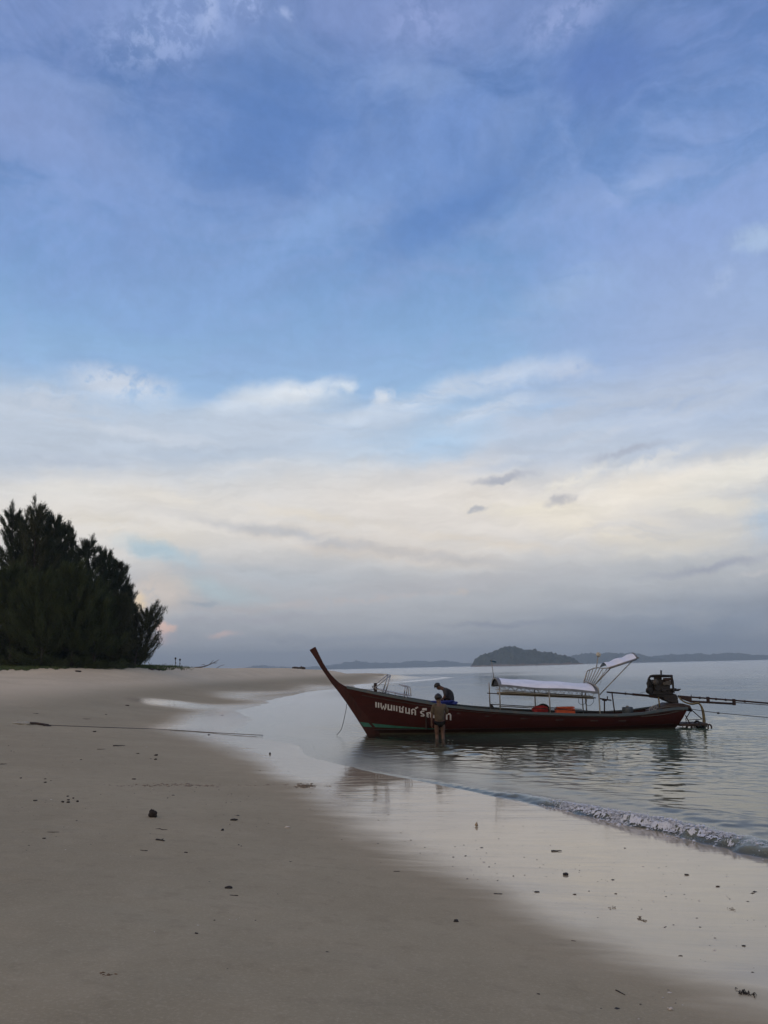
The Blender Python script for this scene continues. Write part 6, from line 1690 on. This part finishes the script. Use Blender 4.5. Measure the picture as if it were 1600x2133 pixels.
bit('bark_piece', 409, 1946.5, 7, 'round black bark bit in the middle of the lower left sand', deep=.8, flat=.6, extra=2)
bit('bark_crumb', 401.6, 1970, 4, 'tiny black crumb below the round black bark bit', deep=.8)
weed('seaweed', 205, 2042, 52, 'loose orange brown patch of weed at the lower left', n=60, flat=.05)
bit('shell', 176, 2031, 7, 'small white shell at the upper left corner of the orange brown weed', mat='coral', cat='shell')
twig('twig', 440.6, 2034, 34, -17, 'long hair thin twig lying aslant near the bottom, left of centre', .018, .05)
bit('bark_piece', 473, 2020.8, 7, 'small dark three lobed bit above the right end of the hair thin twig', deep=.7, flat=.6, extra=3)
twig('stick', 488, 2048.5, 12, 0, 'very short thick stick below the hair thin twig', .11, .0, cat='stick')
for x, y, w_ in ((60, 1761.6, 'upper'), (54.4, 1772, 'lower')): bit('bark_crumb', x, y, 4, 'dark crumb, %s of two one above the other near the left edge' % w_, group='two dark crumbs near the left edge')
bit('shell', 26, 1782.6, 8, 'flat pale shell fragment near the left edge', mat='buff', cat='shell', flat=.25)
bit('bark_crumb', 91.5, 2033.5, 4, 'dark crumb left of the orange brown weed patch', deep=.8)
bit('shell', 599, 1724.4, 12, 'long pale shell fragment between the curled leaf and the wet sand', mat='coral', cat='shell', flat=.3, deep=.35, amp=.15)
for x, y, w_ in ((605, 1796, 'upper'), (601, 1809, 'lower')): bit('bark_crumb', x, y, 6, 'small dark chip, %s of two lying one above the other on the damp sand' % w_, group='two chips on the damp sand', flat=.35)
bit('bark_crumb', 590, 1847.5, 5, 'tiny dark chip below the two stacked chips on the damp sand')
twig('stick', 826.6, 1816, 12, 5, 'short thin stick on the dull side of the edge of the mirror sand', .07, .05, cat='stick')
twig('stick', 702, 1838.5, 12, -3, 'short thin stick on the damp sand left of the mirror edge', .06, .04, cat='stick')
bit('seed', 950, 1922, 9, 'black knobbly double seed alone on damp sand near the middle', flat=.8, deep=.7, cat='seed', extra=3)
twig('stick', 604, 1946.4, 19, -2, 'pale yellowish stick on the sand left of the black double seed', .075, .05, mat='buff', cat='stick')
knob('coral_piece', 685.5, 2080, 15, 'white chunk of coral near the bottom of the picture', n=4)
bit('bark_piece', 666.6, 2082, 7, 'dark chip just left of the white coral chunk')
knob('coral_piece', 597, 2027.5, 9, 'small pale knob of coral above the white chunk')
twig('twig', 590, 2090, 22, -8, 'pale twig with a lump at its left end near the bottom', .04, .03, mat='buff')
bit('shell', 731, 2100, 7, 'small buff shell right of and below the white coral chunk', mat='buff', cat='shell')
twig('twig', 1025.7, 1980, 22, -6, 'dark twig with a hooked left end below the black double seed', .05, .07, fork=True)
bit('shell', 1059.5, 1956, 12, 'buff curved shell fragment up and right of the hooked twig', mat='buff', cat='shell', flat=.3)
twig('stick', 1037.6, 1863, 16, -1, 'straight thick stick at the edge of the mirror sand', .075, .02, cat='stick')
g, L = place(992, 1721, 7.5); m_ = MB(); m_.lathe([(.0, 0), (L * .34, L * .1), (L * .4, L * .4), (L * .22, L * .8), (L * .05, L * 1.1)], (0, 0, 0), 10, Matrix.Rotation(R(12), 3, 'Y')); m_.lump((L * .3, 0, L * .2), (L * .2, L * .2, L * .2), 3, 2, .2)
setp(m_.build('shell', M['buff'], None, loc=g), 'upright buff shell standing in the shiny wet sand', 'shell')
bit('bark_crumb', 970, 1783, 4, 'tiny dark crumb on the mirror sand below the upright shell')
bit('bark_crumb', 832, 1884.5, 4, 'tiny dark crumb below the short stick by the mirror edge', deep=.8)
twig('twig', 1159.5, 1773.6, 20, 1, 'dark twig with a knob at its left end on the mirror sand', .07, .02, fork=False)
bit('leaf', 1178.5, 1823, 12, 'dark humped leaf mirrored in the wet sand', flat=.5, deep=.6, cat='leaf', amp=.15)
bit('leaf', 1118.4, 1859, 10, 'flat dark leaf on wet sand left below the humped one', flat=.3, cat='leaf')
bit('bark_crumb', 1197, 1863.5, 6, 'small brown crumb right of the flat dark leaf', mat='brown_bit')
bit('bark_crumb', 1283, 1862, 5, 'small brown crumb on wet sand, farther right of the flat dark leaf', mat='brown_bit')
bit('leaf', 1495.4, 1847, 8, 'small dull leaf on the wet sand near the right edge', mat='brown_bit', cat='leaf', flat=.3)
bit('leaf', 1430.6, 1822.7, 8, 'small dark leaf on the wet sand below the foam', cat='leaf', flat=.3)
weed('seaweed', 1520.7, 1893, 12, 'small tuft of brown weed on wet sand near the right edge', mat='weed_pale', n=10)
weed('seaweed', 1275, 1892.5, 16, 'flat wisp of brown weed on the mirror sand', mat='weed_pale', n=10, flat=.04)
weed('seaweed', 1337, 1916, 30, 'long thin smear of brown weed at the lower edge of the mirror sand', mat='weed_pale', n=9, flat=.01)
bit('leaf', 1195, 1961.4, 9, 'small grey brown leaf on damp sand below the mirror edge', mat='brown_bit', cat='leaf', flat=.3)
bit('bark_piece', 1549.4, 1970.5, 7, 'small dark chip on damp sand by the right edge')
bit('leaf', 1417, 1992, 9, 'flat dull leaf on damp sand in the lower right', mat='brown_bit', cat='leaf', flat=.2)
twig('stick', 1292.5, 2068.5, 24, -66, 'dark bent stick pointing towards the viewer in the lower right', .05, .06, cat='stick')
weed('seaweed_clump', 1552.7, 2071, 24, 'ragged black clump of weed at the lower right edge', mat='bark_bit', n=34, flat=.22)
bit('seaweed_clump', 1120, 2075, 10, 'small black weed clump left of the bent stick', flat=.5, cat='seaweed', extra=4)
for x, w_ in ((1234, 'left'), (1252, 'right')): bit('bark_crumb', x, 2116, 5, 'dark crumb, %s one of a pair at the very bottom right of centre' % w_, group='pair of crumbs at the bottom')
knob('coral_piece', 1397, 2104.5, 13, 'pale flat coral piece near the bottom in the lower right', n=3)
bit('shell', 1330, 2124, 6, 'tiny white shell at the bottom edge, right of the pair of crumbs', mat='coral', cat='shell')
# farther up the beach
twig('twig', 74, 1487, 11, 8, 'short dark twig above the mooring anchor', .06, .06)
twig('twig', 180, 1498, 17, -5, 'thin brown twig on the sand above the mooring rope', .03, .08, mat='brown_bit')
bit('bark_piece', 265, 1470, 8, 'dull brown chip on the damp sand high above the mooring rope', mat='brown_bit', flat=.3)
bit('bark_crumb', 220.5, 1489, 5, 'dark crumb above the middle of the mooring rope')
bit('bark_piece', 197, 1524.5, 7, 'dark chip just below the mooring rope')
twig('stick', 248, 1554, 23, -2, 'dark straight stick on sand below the mooring rope', .045, .02, cat='stick')
twig('stick', 211, 1561, 16, -2, 'faint brown stick left of the dark straight one', .035, .03, mat='brown_bit', cat='stick')
bit('bark_piece', 325, 1574, 7, 'dark chip, upper of two right of the straight stick', flat=.5)
bit('bark_piece', 324, 1582.5, 6, 'dark chip, lower of two right of the straight stick', flat=.5)
twig('twig', 8, 1592, 12, 0, 'dark twig at the left edge of the picture', .06, .05)
bit('bark_crumb', 287, 1570, 6, 'brown chip between the straight stick and the two dark chips', mat='brown_bit', flat=.3)
bit('bark_crumb', 169, 1582.5, 4, 'tiny dark crumb left below the faint brown stick')
bit('bark_crumb', 43, 1621, 5, 'dark crumb at the left, level with the tide line')
bit('bark_crumb', 94, 1623, 5, 'dark chip, upper of two at the left level with the tide line')
bit('bark_crumb', 94, 1630, 6, 'dark chip, lower of two at the left level with the tide line')
bit('bark_piece', 279, 1623.5, 8, 'brown chip at the left end of the tide line', mat='brown_bit', flat=.3)
bit('stone', 562.5, 1571, 4, 'small dark stone standing in the bright wet film left of the bow', flat=1.1, deep=.8, cat='stone', amp=.12)
bit('bark_crumb', 435, 1530.5, 5, 'dark crumb beside the mooring rope in the wet film')
weed('seaweed', 462.6, 1490, 9, 'small tuft of weed in the wet film above the mooring rope', mat='bark_bit', n=10)
weed('seaweed', 630, 1638, 42, 'matted brown weed at the right end of the tide line', mat='weed_pale', n=44, flat=.04)

# tide line and fine specks: too many to count
r_ = np.random.default_rng(9)
def specks(name, P, size, mat, lab):
    n = len(P); vs = oct_v[None] * size[:, None, None] * np.array([1.6, 1.2, .5]) * r_.uniform(.5, 1.5, (n, 6, 1)) + P[:, None]
    me = tri_mesh(name, vs[:, oct_f].reshape(-1, 3, 3), 3, M[mat]); return setp(link(name, me), lab, kind='stuff')
P = []
for k in range(230):
    x = r_.uniform(215, 690) if k % 3 else r_.uniform(300, 430); y = 1636 + 1.2 * math.sin(x * .03) + r_.normal(0, 1.3) + (x - 450) * .004
    P.append(ground_hit(x, y))
specks('tide_line', np.array([tuple(p) for p in P]), r_.gamma(2, .004, len(P)) + .002, 'weed_pale', 'thin line of brown crumbs left by the last high water')
def scatter(n, seed):
    rr2 = np.random.default_rng(seed); yy = 3.6 + (30 - 3.6) * rr2.uniform(0, 1, n) ** 1.7; xx = rr2.uniform(-.52, .5, n) * yy
    z = ground_z(xx, yy); k = z > .03; return np.stack([xx[k], yy[k], z[k] + .001], 1)
P = scatter(2600, 31); specks('sand_crumbs', P, r_.gamma(1.5, .0020, len(P)) + .001, 'bark_bit', 'fine dark crumbs strewn over the sand')
P = scatter(800, 32); specks('shell_grit', P, r_.gamma(1.6, .0017, len(P)) + .001, 'coral', 'fine white shell grit strewn over the sand')
